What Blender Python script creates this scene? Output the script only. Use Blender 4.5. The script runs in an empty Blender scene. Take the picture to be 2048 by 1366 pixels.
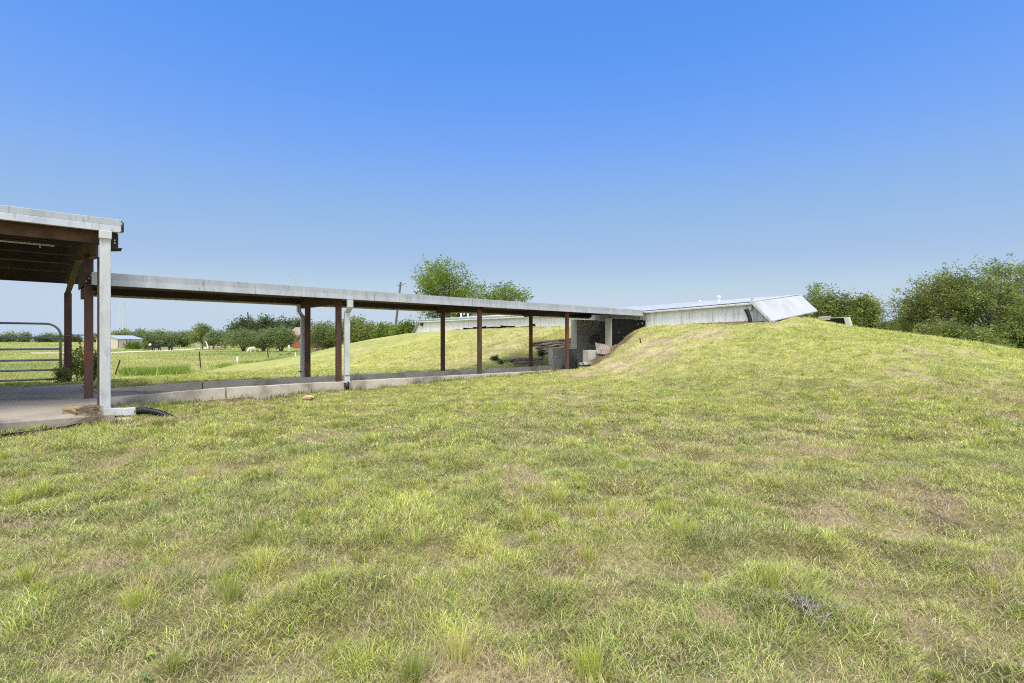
import bpy, math, random
import numpy as np
from mathutils import Vector

random.seed(7)
RNG = np.random.RandomState(11)
scene = bpy.context.scene
COL = scene.collection
CAM_H = 1.35
F = 1060.0 / 2048.0            # focal length as a fraction of the picture width
SU, CU = 0.7373, 0.6756        # the walkway runs along u, v is square to it


def W(u, v, z=0.0):
    return (u * SU - v * CU, u * CU + v * SU, z)


def at(px, d):
    """ground plan position seen at picture column px (2048 wide) d metres ahead"""
    return ((px - 1024.0) / 1060.0 * d, d)


def zat(py, d):
    return CAM_H - (py - 683.0) / 1060.0 * d


# ------------------------------------------------------------------ noise
_tabs = {}


def vnoise(x, y, scale, seed=0):
    if seed not in _tabs:
        _tabs[seed] = np.random.RandomState(seed + 100).rand(256, 256)
    t = _tabs[seed]
    x = np.asarray(x, float) / scale
    y = np.asarray(y, float) / scale
    xi = np.floor(x).astype(int)
    yi = np.floor(y).astype(int)
    fx = x - xi
    fy = y - yi
    fx = fx * fx * (3 - 2 * fx)
    fy = fy * fy * (3 - 2 * fy)
    x0, x1, y0, y1 = xi & 255, (xi + 1) & 255, yi & 255, (yi + 1) & 255
    return (t[x0, y0] * (1 - fx) + t[x1, y0] * fx) * (1 - fy) + (t[x0, y1] * (1 - fx) + t[x1, y1] * fx) * fy


def fbm(x, y, scale, seed=0, octv=3):
    s = 0.0
    a = 1.0
    n = 0.0
    for k in range(octv):
        s = s + a * vnoise(x, y, scale / 2 ** k, seed + k)
        n += a
        a *= 0.55
    return s / n


def smooth(t):
    t = np.clip(t, 0, 1)
    return t * t * (3 - 2 * t)


# ------------------------------------------------------------------ terrain
HV = [-14, -8, -3, 1.24, 3.7, 6, 7.9, 10, 13.5, 17, 20.9, 26, 32, 35, 39, 45, 52]
HZ = [-.75, -.35, .17, .90, 1.42, 1.80, 2.11, 2.17, 2.13, 2.16, 2.22, 2.16, 1.98, 1.72, 1.0, -.1, -.5]
TV = [-10, -4, 2, 8, 10.9, 13.4, 16.2, 17.3, 22, 30, 40]
TU = [5, 6, 7.5, 11, 13.3, 15.3, 13.2, 12, 10.5, 8.0, 7]


def uv(x, y):
    return x * SU + y * CU, -x * CU + y * SU


def clump(x, y):
    return smooth((fbm(x, y, .46, 3, 3) - .24) / .34)


def terrain_uv(u, v, micro=True):
    u = np.asarray(u, float)
    v = np.asarray(v, float)
    x = u * SU - v * CU
    y = u * CU + v * SU
    d = np.hypot(x, y)
    base = np.interp(v, [11.0, 13.6, 16.2, 20, 30, 45], [-.04, 0.02, .2, .12, -.3, -.52])
    nb = np.interp(u, [0, 6, 11, 15.5], [-.03, 0, .12, .22]) * smooth((v - 4) / 8)
    base = np.where(v < 13.6, np.interp(v, [10, 13.6], [0, .0]) + nb, base)
    H = np.interp(v, HV, HZ)
    ut = np.interp(v, TV, TU)
    S = smooth((u - ut) / (21.3 - ut))
    B = 1 - smooth((u - 27.5) / 14)
    z = base + (H - base) * S * B
    z = z + .22 * np.exp(-((u - 23.0) ** 2 / 3.0 + (v - 7.9) ** 2 / 1.3))
    # ground falls away behind the mound on the right, pasture climbs gently far off
    z = z - 1.6 * smooth((u - 30) / 20) * smooth((30 - v) / 20)
    z = z + 1.5 * smooth((d - 125) / 170) * smooth((v + 20) / 60)
    z = z - .09 * np.exp(-((v - 11.0) / .8) ** 2) * smooth((1.6 - u) / .8) - .07 * np.exp(-((u - 1.9) ** 2 / .3 + (v - 11.5) ** 2 / .3))
    # planted strip and terraces held by the timber walls
    strip = (v > 16.1) & (v < 16.62) & (u > 14.9) & (u < 17.45)
    z = np.where(strip, np.minimum(z, .24), z)
    terr = (v >= 16.62) & (v < 18.6) & (u > 14.9) & (u < 17.3)
    z = np.where(terr, np.minimum(z, .60 + np.maximum(0, v - 16.85) * .95), z)
    terr2 = (v >= 16.45) & (v < 17.36) & (u >= 17.3) & (u < 20.5)
    z = np.where(terr2, np.minimum(z, .64), z)
    if micro:
        near = 1 - smooth((d - 18) / 25)
        z = z + near * (clump(x, y) * .075 - .04 + (fbm(x, y, 3.5, 9) - .5) * .10) \
            + (1 - near) * (fbm(x, y, 9, 12) - .5) * .22
        rough = np.exp(-((u - 17.0) ** 2 / 3 + (v - 12.9) ** 2 / .8))
        z = z + rough * (fbm(x, y, .35, 21) - .35) * .28
    # below the slab, the walk and the building entrance
    cut = (v > 13.64) & (v < np.where(u > 17.31, 16.45, 16.1)) & (u > .6) & (u < 22.4)
    z = np.where(cut, -.16, z)
    slab = (v > 11.72) & (v < 18.25) & (u > -12.5) & (u < 1.02)
    z = np.where(slab, np.minimum(z, -.10), z)
    return z


def gz(x, y, micro=True):
    u, v = uv(np.asarray(x, float), np.asarray(y, float))
    return terrain_uv(u, v, micro)


def gzf(x, y):
    return float(gz(x, y))


# bare / straw-coloured places (u, v, ru, rv, amount)
BARE = [(16.8, 10.8, 2.0, 1.4, 1.7), (15.0, 11.5, 1.7, 1.1, 1.6), (18.0, 9.5, 1.5, .9, 1.5), (16.6, 11.6, 2.4, 1.3, 1.0), (15.4, 9.8, 1.6, 1.6, .75), (17.6, 12.6, 1.6, .8, .9), (14.6, 12.6, 1.3, .6, .6),
        (15.2, 18.6, 1.8, 1.6, .8), (16.6, 20.4, 2.0, 2.0, .6), (18.6, 19.0, 1.6, 1.5, .55), (13.8, 20.5, 1.4, 2.0, .35),
        (18.9, 9.4, 1.2, 1.6, .5), (20.0, 24.0, .6, 4.0, .6), (20.1, 9.8, .45, 2.4, .8), (20.6, 7.6, .5, .6, .9),
        (.8, 11.2, 1.8, .5, 1.0), (-.6, 11.2, 1.8, .6, 1.0), (3.0, 13.2, 1.6, .35, .7), (8.0, 2.6, 1.0, .5, .8),
        (5.6, 1.1, .9, .35, .8), (5.2, 2.0, .6, .4, .6), (6.2, 3.4, .8, .5, .55), (10.2, 8.6, 1.6, .9, .35), (1.0, 21.4, 1.6, .8, 1.)]


def bareness(u, v):
    b = np.zeros_like(u)
    for (a, c, ra, rc, k) in BARE:
        b = np.maximum(b, k * np.exp(-((u - a) ** 2 / ra ** 2 + (v - c) ** 2 / rc ** 2)))
    return b


# ------------------------------------------------------------------ mesh helpers
def np_mesh(name, verts, faces_flat, k, cols=None, smooth_sh=False):
    """faces_flat: (m,k) int array, every face has k corners"""
    me = bpy.data.meshes.new(name)
    n = len(verts)
    m = len(faces_flat)
    me.vertices.add(n)
    me.vertices.foreach_set('co', np.asarray(verts, np.float32).ravel())
    me.loops.add(m * k)
    me.loops.foreach_set('vertex_index', np.asarray(faces_flat, np.int32).ravel())
    me.polygons.add(m)
    me.polygons.foreach_set('loop_start', np.arange(0, m * k, k, dtype=np.int32))
    if cols is not None:
        ca = me.color_attributes.new('Col', 'FLOAT_COLOR', 'POINT')
        c4 = np.ones((n, 4), np.float32)
        c4[:, :3] = cols
        ca.data.foreach_set('color', c4.ravel())
    me.update(calc_edges=True)
    if smooth_sh:
        me.polygons.foreach_set('use_smooth', np.ones(m, bool))
    return me


class MB:
    def __init__(self):
        self.v = []
        self.f = []

    def add(self, vs, fs):
        b = len(self.v)
        self.v += [tuple(p) for p in vs]
        self.f += [tuple(i + b for i in f) for f in fs]
        return self

    def hexa(self, p):
        return self.add(p, [(0, 3, 2, 1), (4, 5, 6, 7), (0, 1, 5, 4), (1, 2, 6, 5), (2, 3, 7, 6), (3, 0, 4, 7)])

    def ubox(self, u0, u1, v0, v1, z0, z1):
        p = [W(u0, v0, z0), W(u1, v0, z0), W(u1, v1, z0), W(u0, v1, z0),
             W(u0, v0, z1), W(u1, v0, z1), W(u1, v1, z1), W(u0, v1, z1)]
        return self.hexa(p)

    def box(self, x0, x1, y0, y1, z0, z1):
        p = [(x0, y0, z0), (x1, y0, z0), (x1, y1, z0), (x0, y1, z0), (x0, y0, z1), (x1, y0, z1), (x1, y1, z1), (x0, y1, z1)]
        return self.hexa(p)

    def prism(self, a, b):
        """a, b: two matching polygons"""
        n = len(a)
        fs = [tuple(range(n - 1, -1, -1)), tuple(range(n, 2 * n))]
        fs += [(i, (i + 1) % n, n + (i + 1) % n, n + i) for i in range(n)]
        return self.add(list(a) + list(b), fs)

    def tube(self, path, r, n=8, cap=True, flat=None):
        path = [Vector(p) for p in path]
        if not hasattr(r, '__len__'):
            r = [r] * len(path)
        rings = []
        up = None
        for i, p in enumerate(path):
            t = (path[min(i + 1, len(path) - 1)] - path[max(i - 1, 0)]).normalized()
            if up is None:
                up = Vector((0, 0, 1)) if abs(t.z) < .9 else Vector((1, 0, 0))
            s = t.cross(up).normalized()
            up = s.cross(t).normalized()
            ring = []
            for k in range(n):
                a = 2 * math.pi * k / n + math.pi / n
                ring.append(p + s * (math.cos(a) * r[i]) + up * (math.sin(a) * r[i]))
            rings.append(ring)
        vs = [q for ring in rings for q in ring]
        fs = []
        for i in range(len(path) - 1):
            for k in range(n):
                k2 = (k + 1) % n
                fs.append((i * n + k, i * n + k2, (i + 1) * n + k2, (i + 1) * n + k))
        if cap:
            fs.append(tuple(range(n - 1, -1, -1)))
            fs.append(tuple(range((len(path) - 1) * n, len(path) * n)))
        return self.add(vs, fs)

    def build(self, name, mat, parent=None, sm=False):
        off = Vector(root_loc(parent)) if parent else Vector((0, 0, 0))
        me = bpy.data.meshes.new(name)
        me.from_pydata([tuple(Vector(p) - off) for p in self.v], [], self.f)
        me.update()
        if sm:
            for p in me.polygons:
                p.use_smooth = True
        me.materials.append(mat)
        return link(name, me, parent)


_loc = {}


def root_loc(o):
    l = Vector((0, 0, 0))
    while o is not None:
        l = l + o.location
        o = o.parent
    return l


def link(name, data, parent=None):
    o = bpy.data.objects.new(name, data)
    COL.objects.link(o)
    if parent is not None:
        o.parent = parent
    return o


def empty(name, loc):
    o = bpy.data.objects.new(name, None)
    o.empty_display_size = .3
    COL.objects.link(o)
    o.location = loc
    return o


def tag(o, label=None, cat=None, group=None, kind=None):
    if label:
        o['label'] = label
    if cat:
        o['category'] = cat
    if group:
        o['group'] = group
    if kind:
        o['kind'] = kind
    return o


def bevel(o, w=.01, seg=2):
    m = o.modifiers.new('bevel', 'BEVEL')
    m.width = w
    m.segments = seg
    m.limit_method = 'ANGLE'
    return o


# ------------------------------------------------------------------ materials
def nodes(name):
    m = bpy.data.materials.new(name)
    m.use_nodes = True
    nt = m.node_tree
    b = nt.nodes['Principled BSDF']
    return m, nt, b


def surf(name, c1, c2, scale=3.0, rough=.6, metal=0.0, bump=.1, stretch=(1, 1, 1), c3=None, scale3=.6, thr3=(.55, .7),
         bscale=None, detail=8, thr=(.35, .65), stretch3=None):
    """two mottled colours, a third colour in patches with an edge of their own, and a fine bump"""
    m, nt, b = nodes(name)
    N = nt.nodes.new
    L = nt.links.new
    tc = N('ShaderNodeTexCoord')
    mp = N('ShaderNodeMapping')
    mp.inputs['Scale'].default_value = stretch
    L(tc.outputs['Object'], mp.inputs['Vector'])
    n1 = N('ShaderNodeTexNoise')
    n1.inputs['Scale'].default_value = scale
    n1.inputs['Detail'].default_value = detail
    n1.inputs['Roughness'].default_value = .65
    L(mp.outputs['Vector'], n1.inputs['Vector'])
    r1 = N('ShaderNodeValToRGB')
    r1.color_ramp.elements[0].position = thr[0]
    r1.color_ramp.elements[1].position = thr[1]
    r1.color_ramp.elements[0].color = (*c1, 1)
    r1.color_ramp.elements[1].color = (*c2, 1)
    L(n1.outputs['Fac'], r1.inputs['Fac'])
    col = r1.outputs['Color']
    if c3 is not None:
        mp3 = N('ShaderNodeMapping')
        mp3.inputs['Scale'].default_value = stretch3 or stretch
        mp3.inputs['Location'].default_value = (3.1, 7.7, 1.3)
        L(tc.outputs['Object'], mp3.inputs['Vector'])
        n3 = N('ShaderNodeTexNoise')
        n3.inputs['Scale'].default_value = scale3
        n3.inputs['Detail'].default_value = 6
        L(mp3.outputs['Vector'], n3.inputs['Vector'])
        r3 = N('ShaderNodeValToRGB')
        r3.color_ramp.elements[0].position = thr3[0]
        r3.color_ramp.elements[1].position = thr3[1]
        L(n3.outputs['Fac'], r3.inputs['Fac'])
        mx = N('ShaderNodeMix')
        mx.data_type = 'RGBA'
        L(r3.outputs['Color'], mx.inputs[0])
        L(col, mx.inputs[6])
        mx.inputs[7].default_value = (*c3, 1)
        col = mx.outputs[2]
    L(col, b.inputs['Base Color'])
    b.inputs['Roughness'].default_value = rough
    b.inputs['Metallic'].default_value = metal
    if bump:
        nb = N('ShaderNodeTexNoise')
        nb.inputs['Scale'].default_value = bscale or scale * 6
        nb.inputs['Detail'].default_value = 6
        L(mp.outputs['Vector'], nb.inputs['Vector'])
        bp = N('ShaderNodeBump')
        bp.inputs['Strength'].default_value = bump
        bp.inputs['Distance'].default_value = .02
        L(nb.outputs['Fac'], bp.inputs['Height'])
        L(bp.outputs['Normal'], b.inputs['Normal'])
    return m


def leafmat(name, trans=.35, rough=.6, spec=.12):
    m = bpy.data.materials.new(name)
    m.use_nodes = True
    nt = m.node_tree
    for n in list(nt.nodes):
        nt.nodes.remove(n)
    N = nt.nodes.new
    L = nt.links.new
    out = N('ShaderNodeOutputMaterial')
    a = N('ShaderNodeAttribute')
    a.attribute_name = 'Col'
    p = N('ShaderNodeBsdfPrincipled')
    p.inputs['Roughness'].default_value = rough
    p.inputs['Specular IOR Level'].default_value = spec
    t = N('ShaderNodeBsdfTranslucent')
    mx = N('ShaderNodeMixShader')
    mx.inputs[0].default_value = trans
    L(a.outputs['Color'], p.inputs['Base Color'])
    L(a.outputs['Color'], t.inputs['Color'])
    L(p.outputs[0], mx.inputs[1])
    L(t.outputs[0], mx.inputs[2])
    L(mx.outputs[0], out.inputs['Surface'])
    return m


M = {}
M['white_metal'] = surf('white_metal', (.43, .445, .455), (.56, .57, .57), 2.2, .42, .0, .05, (1, 1, 1), (.33, .33, .30), 3.0, (.56, .74), stretch3=(3, 3, .5))
M['galv_trim'] = surf('galv_trim', (.37, .385, .40), (.48, .495, .51), 1.6, .38, .15, .04, (2.5, 2.5, .6), (.27, .265, .245), 4.0, (.57, .74), stretch3=(4, 4, .7))
M['facade'] = surf('facade_sheet', (.62, .63, .63), (.75, .75, .73), 2.0, .5, .0, .05, (3, 3, .35), (.34, .33, .28), 2.2, (.58, .78), stretch3=(4, 4, .35))
M['roof_sheet'] = surf('roof_sheet', (.37, .385, .40), (.46, .475, .49), 1.2, .5, .0, .03, (1, 1, 1), (.30, .30, .29), .8, (.55, .75))
M['downspout'] = surf('downspout_paint', (.50, .515, .51), (.62, .63, .62), 2.6, .42, 0, .04, (1, 1, .6), (.42, .44, .45), 2.6, (.54, .72), stretch3=(3.5, 3.5, 1.1))
M['gutter_cream'] = surf('gutter_cream', (.46, .42, .30), (.6, .56, .42), 3, .55, 0, .04, (1, 1, 1), (.25, .23, .13), 5, (.55, .7))
M['rust'] = surf('rusty_steel', (.06, .032, .025), (.12, .058, .042), 4.0, .75, 0, .25, (1, 1, .45), (.20, .052, .028), 2.6, (.56, .66), stretch3=(1.6, 1.6, .8))
M['rust_dark'] = surf('dark_primer_steel', (.042, .026, .02), (.075, .042, .03), 3.0, .8, 0, .2, (1, 1, 1), (.10, .045, .026), 2.0, (.58, .75))
M['rust_beam'] = surf('rusty_beam', (.075, .038, .022), (.14, .068, .036), 5.0, .8, 0, .25, (1, 1, 1), (.05, .028, .018), 3.0, (.5, .7))
M['bolt'] = surf('bolt_head', (.5, .5, .48), (.6, .6, .58), 20, .4, .4, 0)
M['concrete'] = surf('concrete', (.47, .41, .325), (.62, .55, .445), 2.2, .88, 0, .22, (1, 1, 1), (.17, .145, .11), 1.1, (.54, .72), bscale=30)
M['concrete_wall'] = surf('concrete_wall', (.42, .40, .345), (.54, .515, .45), 2.0, .88, 0, .22, (1.2, 1.2, .5), (.13, .12, .10), 1.2, (.55, .72), bscale=26, stretch3=(1.2, 1.2, .55))
M['slab'] = surf('stained_slab', (.30, .255, .20), (.42, .36, .285), 1.4, .82, 0, .15, (1, 1, 1), (.16, .135, .115), .75, (.54, .68), bscale=24, stretch3=(.6, 1.6, 1))
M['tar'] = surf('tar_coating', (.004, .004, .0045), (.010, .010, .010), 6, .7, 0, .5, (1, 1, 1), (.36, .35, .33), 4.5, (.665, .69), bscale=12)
M['tar'].node_tree.nodes['Principled BSDF'].inputs['Specular IOR Level'].default_value = .2
M['timber'] = surf('weathered_timber', (.19, .16, .13), (.38, .335, .275), 3, .9, 0, .5, (1, 1, 5), (.045, .038, .03), 2.2, (.52, .64))
M['rock'] = surf('limestone', (.22, .15, .08), (.34, .25, .145), 5, .9, 0, .5)
M['pale_stone'] = surf('pale_stone', (.55, .38, .22), (.66, .5, .33), 5, .9, 0, .3)
M['rubble'] = surf('rubble', (.22, .205, .175), (.42, .40, .36), 9, .9, 0, .7, (1, 1, 1), (.08, .07, .06), 6, (.55, .68))
M['black_plastic'] = surf('black_plastic', (.010, .010, .012), (.018, .018, .02), 6, .38, 0, .05)
M['gate_tube'] = surf('galvanised_tube', (.24, .26, .26), (.36, .38, .38), 3, .45, .3, .05)
M['yellow'] = surf('yellow_insulator', (.78, .42, .01), (.85, .5, .02), 8, .45, 0, 0)
M['wire'] = surf('dull_wire', (.14, .14, .14), (.2, .2, .19), 8, .5, .4, 0)
M['wood_pole'] = surf('grey_pole_wood', (.10, .095, .09), (.17, .16, .15), 2, .9, 0, .3, (4, 4, .4))
M['dark_pole'] = surf('dark_pole_wood', (.035, .03, .026), (.06, .05, .042), 2, .9, 0, .3, (4, 4, .4))
M['tower'] = surf('tower_steel', (.50, .52, .55), (.58, .6, .63), 1, .6, .0, 0)
M['end_sheet'] = surf('end_sheet', (.35, .365, .38), (.43, .445, .46), 1.2, .6, .0, .03, (1, 1, 1), (.30, .30, .29), .8, (.55, .75))
M['shed_wall'] = surf('shed_wall', (.52, .44, .35), (.60, .52, .42), 2, .7, 0, .05, (1, 1, .5))
M['shed_roof'] = surf('shed_roof', (.36, .40, .46), (.42, .46, .52), 1, .4, .1, 0)
M['dark'] = surf('dark_glass', (.012, .013, .015), (.02, .022, .025), 4, .2, 0, 0)
M['brick'] = surf('brick_wall', (.27, .085, .045), (.36, .125, .07), 5, .85, 0, .1)
M['house_roof'] = surf('house_roof', (.30, .19, .145), (.38, .25, .2), 4, .85, 0, .1)
M['road'] = surf('dirt_road', (.52, .42, .30), (.62, .52, .39), .8, .95, 0, .1)
M['cow_black'] = surf('black_hide', (.010, .010, .011), (.022, .02, .02), 3, .6, 0, 0)
M['cow_white'] = surf('white_hide', (.70, .58, .46), (.80, .7, .6), 2, .7, 0, 0)
M['face_white'] = surf('white_face_hide', (.72, .70, .66), (.78, .76, .72), 3, .7, 0, 0)
M['cow_brown'] = surf('brown_hide', (.20, .065, .022), (.28, .10, .04), 3, .7, 0, 0)
M['cow_dark'] = surf('dark_brown_hide', (.045, .022, .018), (.075, .035, .028), 3, .7, 0, 0)
M['bark'] = surf('bark', (.09, .075, .06), (.20, .17, .14), 5, .95, 0, .6, (2, 2, .5))
M['leaf'] = leafmat('leaves', .45, .5, .2)
M['grass'] = leafmat('grass_blades', .25, .5, .22)
M['plastic_white'] = surf('white_plastic', (.72, .72, .70), (.80, .80, .78), 4, .45, 0, 0)
M['grey_box'] = surf('grey_metal_box', (.40, .42, .44), (.5, .52, .54), 4, .5, .2, 0)
M['grey_board'] = surf('grey_board', (.38, .34, .28), (.52, .48, .41), 4, .8, 0, .2)
M['rust_stake'] = surf('rusty_stake', (.045, .024, .018), (.09, .045, .03), 8, .8, 0, .2)


def ground_material():
    m, nt, b = nodes('ground_soil')
    N = nt.nodes.new
    L = nt.links.new
    a = N('ShaderNodeAttribute')
    a.attribute_name = 'Col'
    tc = N('ShaderNodeTexCoord')
    out = a.outputs['Color']
    for sc, lo, hi in ((55, .45, 1.5), (9, .72, 1.3), (1.3, .85, 1.15)):
        n = N('ShaderNodeTexNoise')
        n.inputs['Scale'].default_value = sc
        n.inputs['Detail'].default_value = 8
        n.inputs['Roughness'].default_value = .7
        L(tc.outputs['Object'], n.inputs['Vector'])
        mr = N('ShaderNodeMapRange')
        mr.inputs[1].default_value = .3
        mr.inputs[2].default_value = .7
        mr.inputs[3].default_value = lo
        mr.inputs[4].default_value = hi
        L(n.outputs['Fac'], mr.inputs[0])
        vm = N('ShaderNodeVectorMath')
        vm.operation = 'SCALE'
        L(out, vm.inputs[0])
        L(mr.outputs[0], vm.inputs['Scale'])
        out = vm.outputs[0]
    L(out, b.inputs['Base Color'])
    b.inputs['Roughness'].default_value = .95
    b.inputs['Specular IOR Level'].default_value = .1
    n = N('ShaderNodeTexNoise')
    n.inputs['Scale'].default_value = 30
    n.inputs['Detail'].default_value = 8
    L(tc.outputs['Object'], n.inputs['Vector'])
    bp = N('ShaderNodeBump')
    bp.inputs['Strength'].default_value = .7
    bp.inputs['Distance'].default_value = .05
    L(n.outputs['Fac'], bp.inputs['Height'])
    L(bp.outputs['Normal'], b.inputs['Normal'])
    return m


M['ground'] = ground_material()

# ------------------------------------------------------------------ the ground sheet
C_SOIL = np.array((.115, .082, .055))
C_STRAW = np.array((.43, .35, .195))
C_GREEN = np.array((.27, .30, .075))
C_YEL = np.array((.42, .42, .11))
C_FIELD = np.array((.31, .35, .10))


def turf_fields(x, y):
    """how green, how yellow, how bare the turf is at a place (0..1 each)"""
    u, v = uv(x, y)
    d = np.hypot(x, y)
    big = fbm(x, y, 5.0, 31)
    mid = fbm(x, y, .9, 41)
    sm = fbm(x, y, .32, 51)
    bare = np.clip(bareness(u, v) * np.clip(.05 + 2.4 * (fbm(x, y, .45, 231) - .26), 0, 1.2) + smooth((.305 - mid) / .06) * .7 + smooth((.27 - fbm(x, y, .5, 241)) / .06) * .75 + smooth((.32 - big) / .10) * .2, 0, 1)
    yel = smooth((fbm(x, y, 2.2, 61) - .34) / .3) * .55 + .45 * smooth((d - 4) / 9)
    return bare, np.clip(yel, 0, 1), mid, sm


def axis(lo_f, hi_f, step, lo, hi, extra=()):
    a = list(np.arange(lo_f, hi_f + 1e-6, step))
    s = step
    p = hi_f
    while p < hi:
        s *= 1.13
        p += s
        a.append(p)
    s = step
    p = lo_f
    while p > lo:
        s *= 1.13
        p -= s
        a.append(p)
    a = sorted(a)
    for e in extra:
        a = [q for q in a if abs(q - e) > step * .45]
        a.append(e)
    return np.array(sorted(a))


UA = axis(-2, 26, .11, -1500, 1500, (.58, .66, 1.0, 1.06, 14.88, 14.94, 17.28, 17.34, 20.48, 20.54, 22.36, 22.44))
VA = axis(-2, 35, .11, -1500, 1500, (11.7, 11.76, 13.62, 13.66, 16.09, 16.13, 16.43, 16.47, 16.6, 16.66, 17.34, 17.40, 18.22, 18.28))
GU, GV = np.meshgrid(UA, VA, indexing='ij')
GX = GU * SU - GV * CU
GY = GU * CU + GV * SU
GZ = terrain_uv(GU, GV)
bare, yel, mid, sm = turf_fields(GX, GY)
gd = np.hypot(GX, GY)
green = C_GREEN + (C_YEL - C_GREEN) * yel[..., None]
thatch = C_SOIL + (C_STRAW - C_SOIL) * smooth((sm - .25) / .4)[..., None]
near_c = (thatch * .6 + green * .4) * .62
near_c = near_c + (thatch - near_c) * bare[..., None]
far_big = fbm(GX, GY, 30, 71)
far_c = C_FIELD * (1 - .5 * smooth((far_big - .45) / .25)[..., None]) + np.array((.42, .40, .14)) * (.5 * smooth((far_big - .45) / .25)[..., None])
SOILS = [(17.2, 13.25, 1.0, .4), (18.6, 13.3, .9, .25), (16.2, 13.3, .5, .3), (20.15, 9.4, .3, 1.6), (20.2, 8.1, .45, .6), (20.2, 24, .3, 4), (.3, 11.25, 1.6, .3), (4, 13.45, 3.5, .12)]
lawn_far = green * .8 + thatch * .2
lawn_far = lawn_far + (thatch * .4 + C_STRAW * .62 - lawn_far) * (bare * .9)[..., None]
kf = smooth((gd - 9) / 12)[..., None]
gc = near_c * (1 - kf) + lawn_far * kf
soil = np.zeros_like(GU)
for (a_, c_, ra_, rc_) in SOILS:
    soil = np.maximum(soil, np.exp(-((GU - a_) ** 2 / ra_ ** 2 + (GV - c_) ** 2 / rc_ ** 2)))
soil = smooth((soil * (.6 + .8 * sm) - .25) / .35)[..., None]
gc = gc * (1 - soil) + np.array((.165, .122, .082)) * soil
kf = smooth((gd - 32) / 22)[..., None]
gc = gc * (1 - kf) + far_c * kf
nu, nv = GU.shape
idx = np.arange(nu * nv).reshape(nu, nv)
quads = np.stack([idx[:-1, :-1], idx[1:, :-1], idx[1:, 1:], idx[:-1, 1:]], -1).reshape(-1, 4)
me = np_mesh('ground', np.stack([GX, GY, GZ], -1).reshape(-1, 3), quads, 4, gc.reshape(-1, 3), True)
me.materials.append(M['ground'])
tag(link('ground', me), kind='structure')

# ------------------------------------------------------------------ grass
GRASS_V, GRASS_F, GRASS_C = [], [], []
_gn = 0


def add_blades(P, length, width, az, lean, color, segs):
    """P (n,3) roots; az heading of the lean; lean angle at the tip"""
    global _gn
    n = len(P)
    if n == 0:
        return
    fa = RNG.rand(n) * 2 * np.pi
    px, py = np.cos(fa) * width * .5, np.sin(fa) * width * .5
    perp = np.stack([px, py, np.zeros(n)], -1)
    ld = np.stack([np.cos(az), np.sin(az), np.zeros(n)], -1)
    up = np.array((0, 0, 1.0))
    tip = P + up * (length * np.cos(lean))[:, None] + ld * (length * np.sin(lean))[:, None]
    tip[:, 2] = np.maximum(tip[:, 2], P[:, 2] + .006)
    if segs == 2:
        l1 = lean * .55
        midp = P + up * (length * .55 * np.cos(l1))[:, None] + ld * (length * .55 * np.sin(l1))[:, None]
        V = np.stack([P - perp, P + perp, midp - perp * .8, midp + perp * .8, tip], 1)
        f = np.array([[0, 1, 3], [0, 3, 2], [2, 3, 4]])
        k = 5
    else:
        V = np.stack([P - perp, P + perp, tip], 1)
        f = np.array([[0, 1, 2]])
        k = 3
    Fi = (np.arange(n) * k)[:, None, None] + f[None] + _gn
    GRASS_V.append(V.reshape(-1, 3).astype(np.float32))
    GRASS_F.append(Fi.reshape(-1, 3).astype(np.int32))
    GRASS_C.append(np.repeat(color, k, 0).astype(np.float32))
    _gn += n * k


def ok_place(u, v):
    bad = (v > 13.56) & (v < 16.2) & (u > .6)
    bad |= (v > 11.55) & (v < 18.4) & (u > -12.5) & (u < 1.2)
    bad |= (u > 20.42) & (u < 30) & (v > 7.95) & (v < 33)
    bad |= (v > 16.2) & (v < 16.5) & (u > 17.2)
    bad |= (v > 16.1) & (v < 16.6) & (u > 18.9) & (u < 22.6)
    for (a_, c_, ra_, rc_) in ((17.2, 13.25, 1.0, .4), (18.6, 13.3, .9, .25), (16.2, 13.3, .5, .3), (20.15, 9.4, .3, 1.6), (17.3, 13.3, .4, .2)):
        bad |= (np.exp(-((u - a_) ** 2 / ra_ ** 2 + (v - c_) ** 2 / rc_ ** 2)) > .35 + .5 * RNG.rand(len(u)))
    return ~bad


def scatter(d0, d1, dens, rmax=1.24):
    area = rmax * (d1 * d1 - d0 * d0)
    n = int(area * dens)
    d = np.sqrt(d0 * d0 + RNG.rand(n) * (d1 * d1 - d0 * d0))
    x = (RNG.rand(n) * 2 - 1) * rmax * d
    return x, d


G_BLUE = np.array((.27, .345, .12))
G_MID = np.array((.345, .40, .09))
G_LIME = np.array((.475, .515, .105))
G_YEL = np.array((.61, .60, .17))
G_STRAW = np.array((.60, .50, .27))
G_DEAD = np.array((.42, .32, .20))

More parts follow.
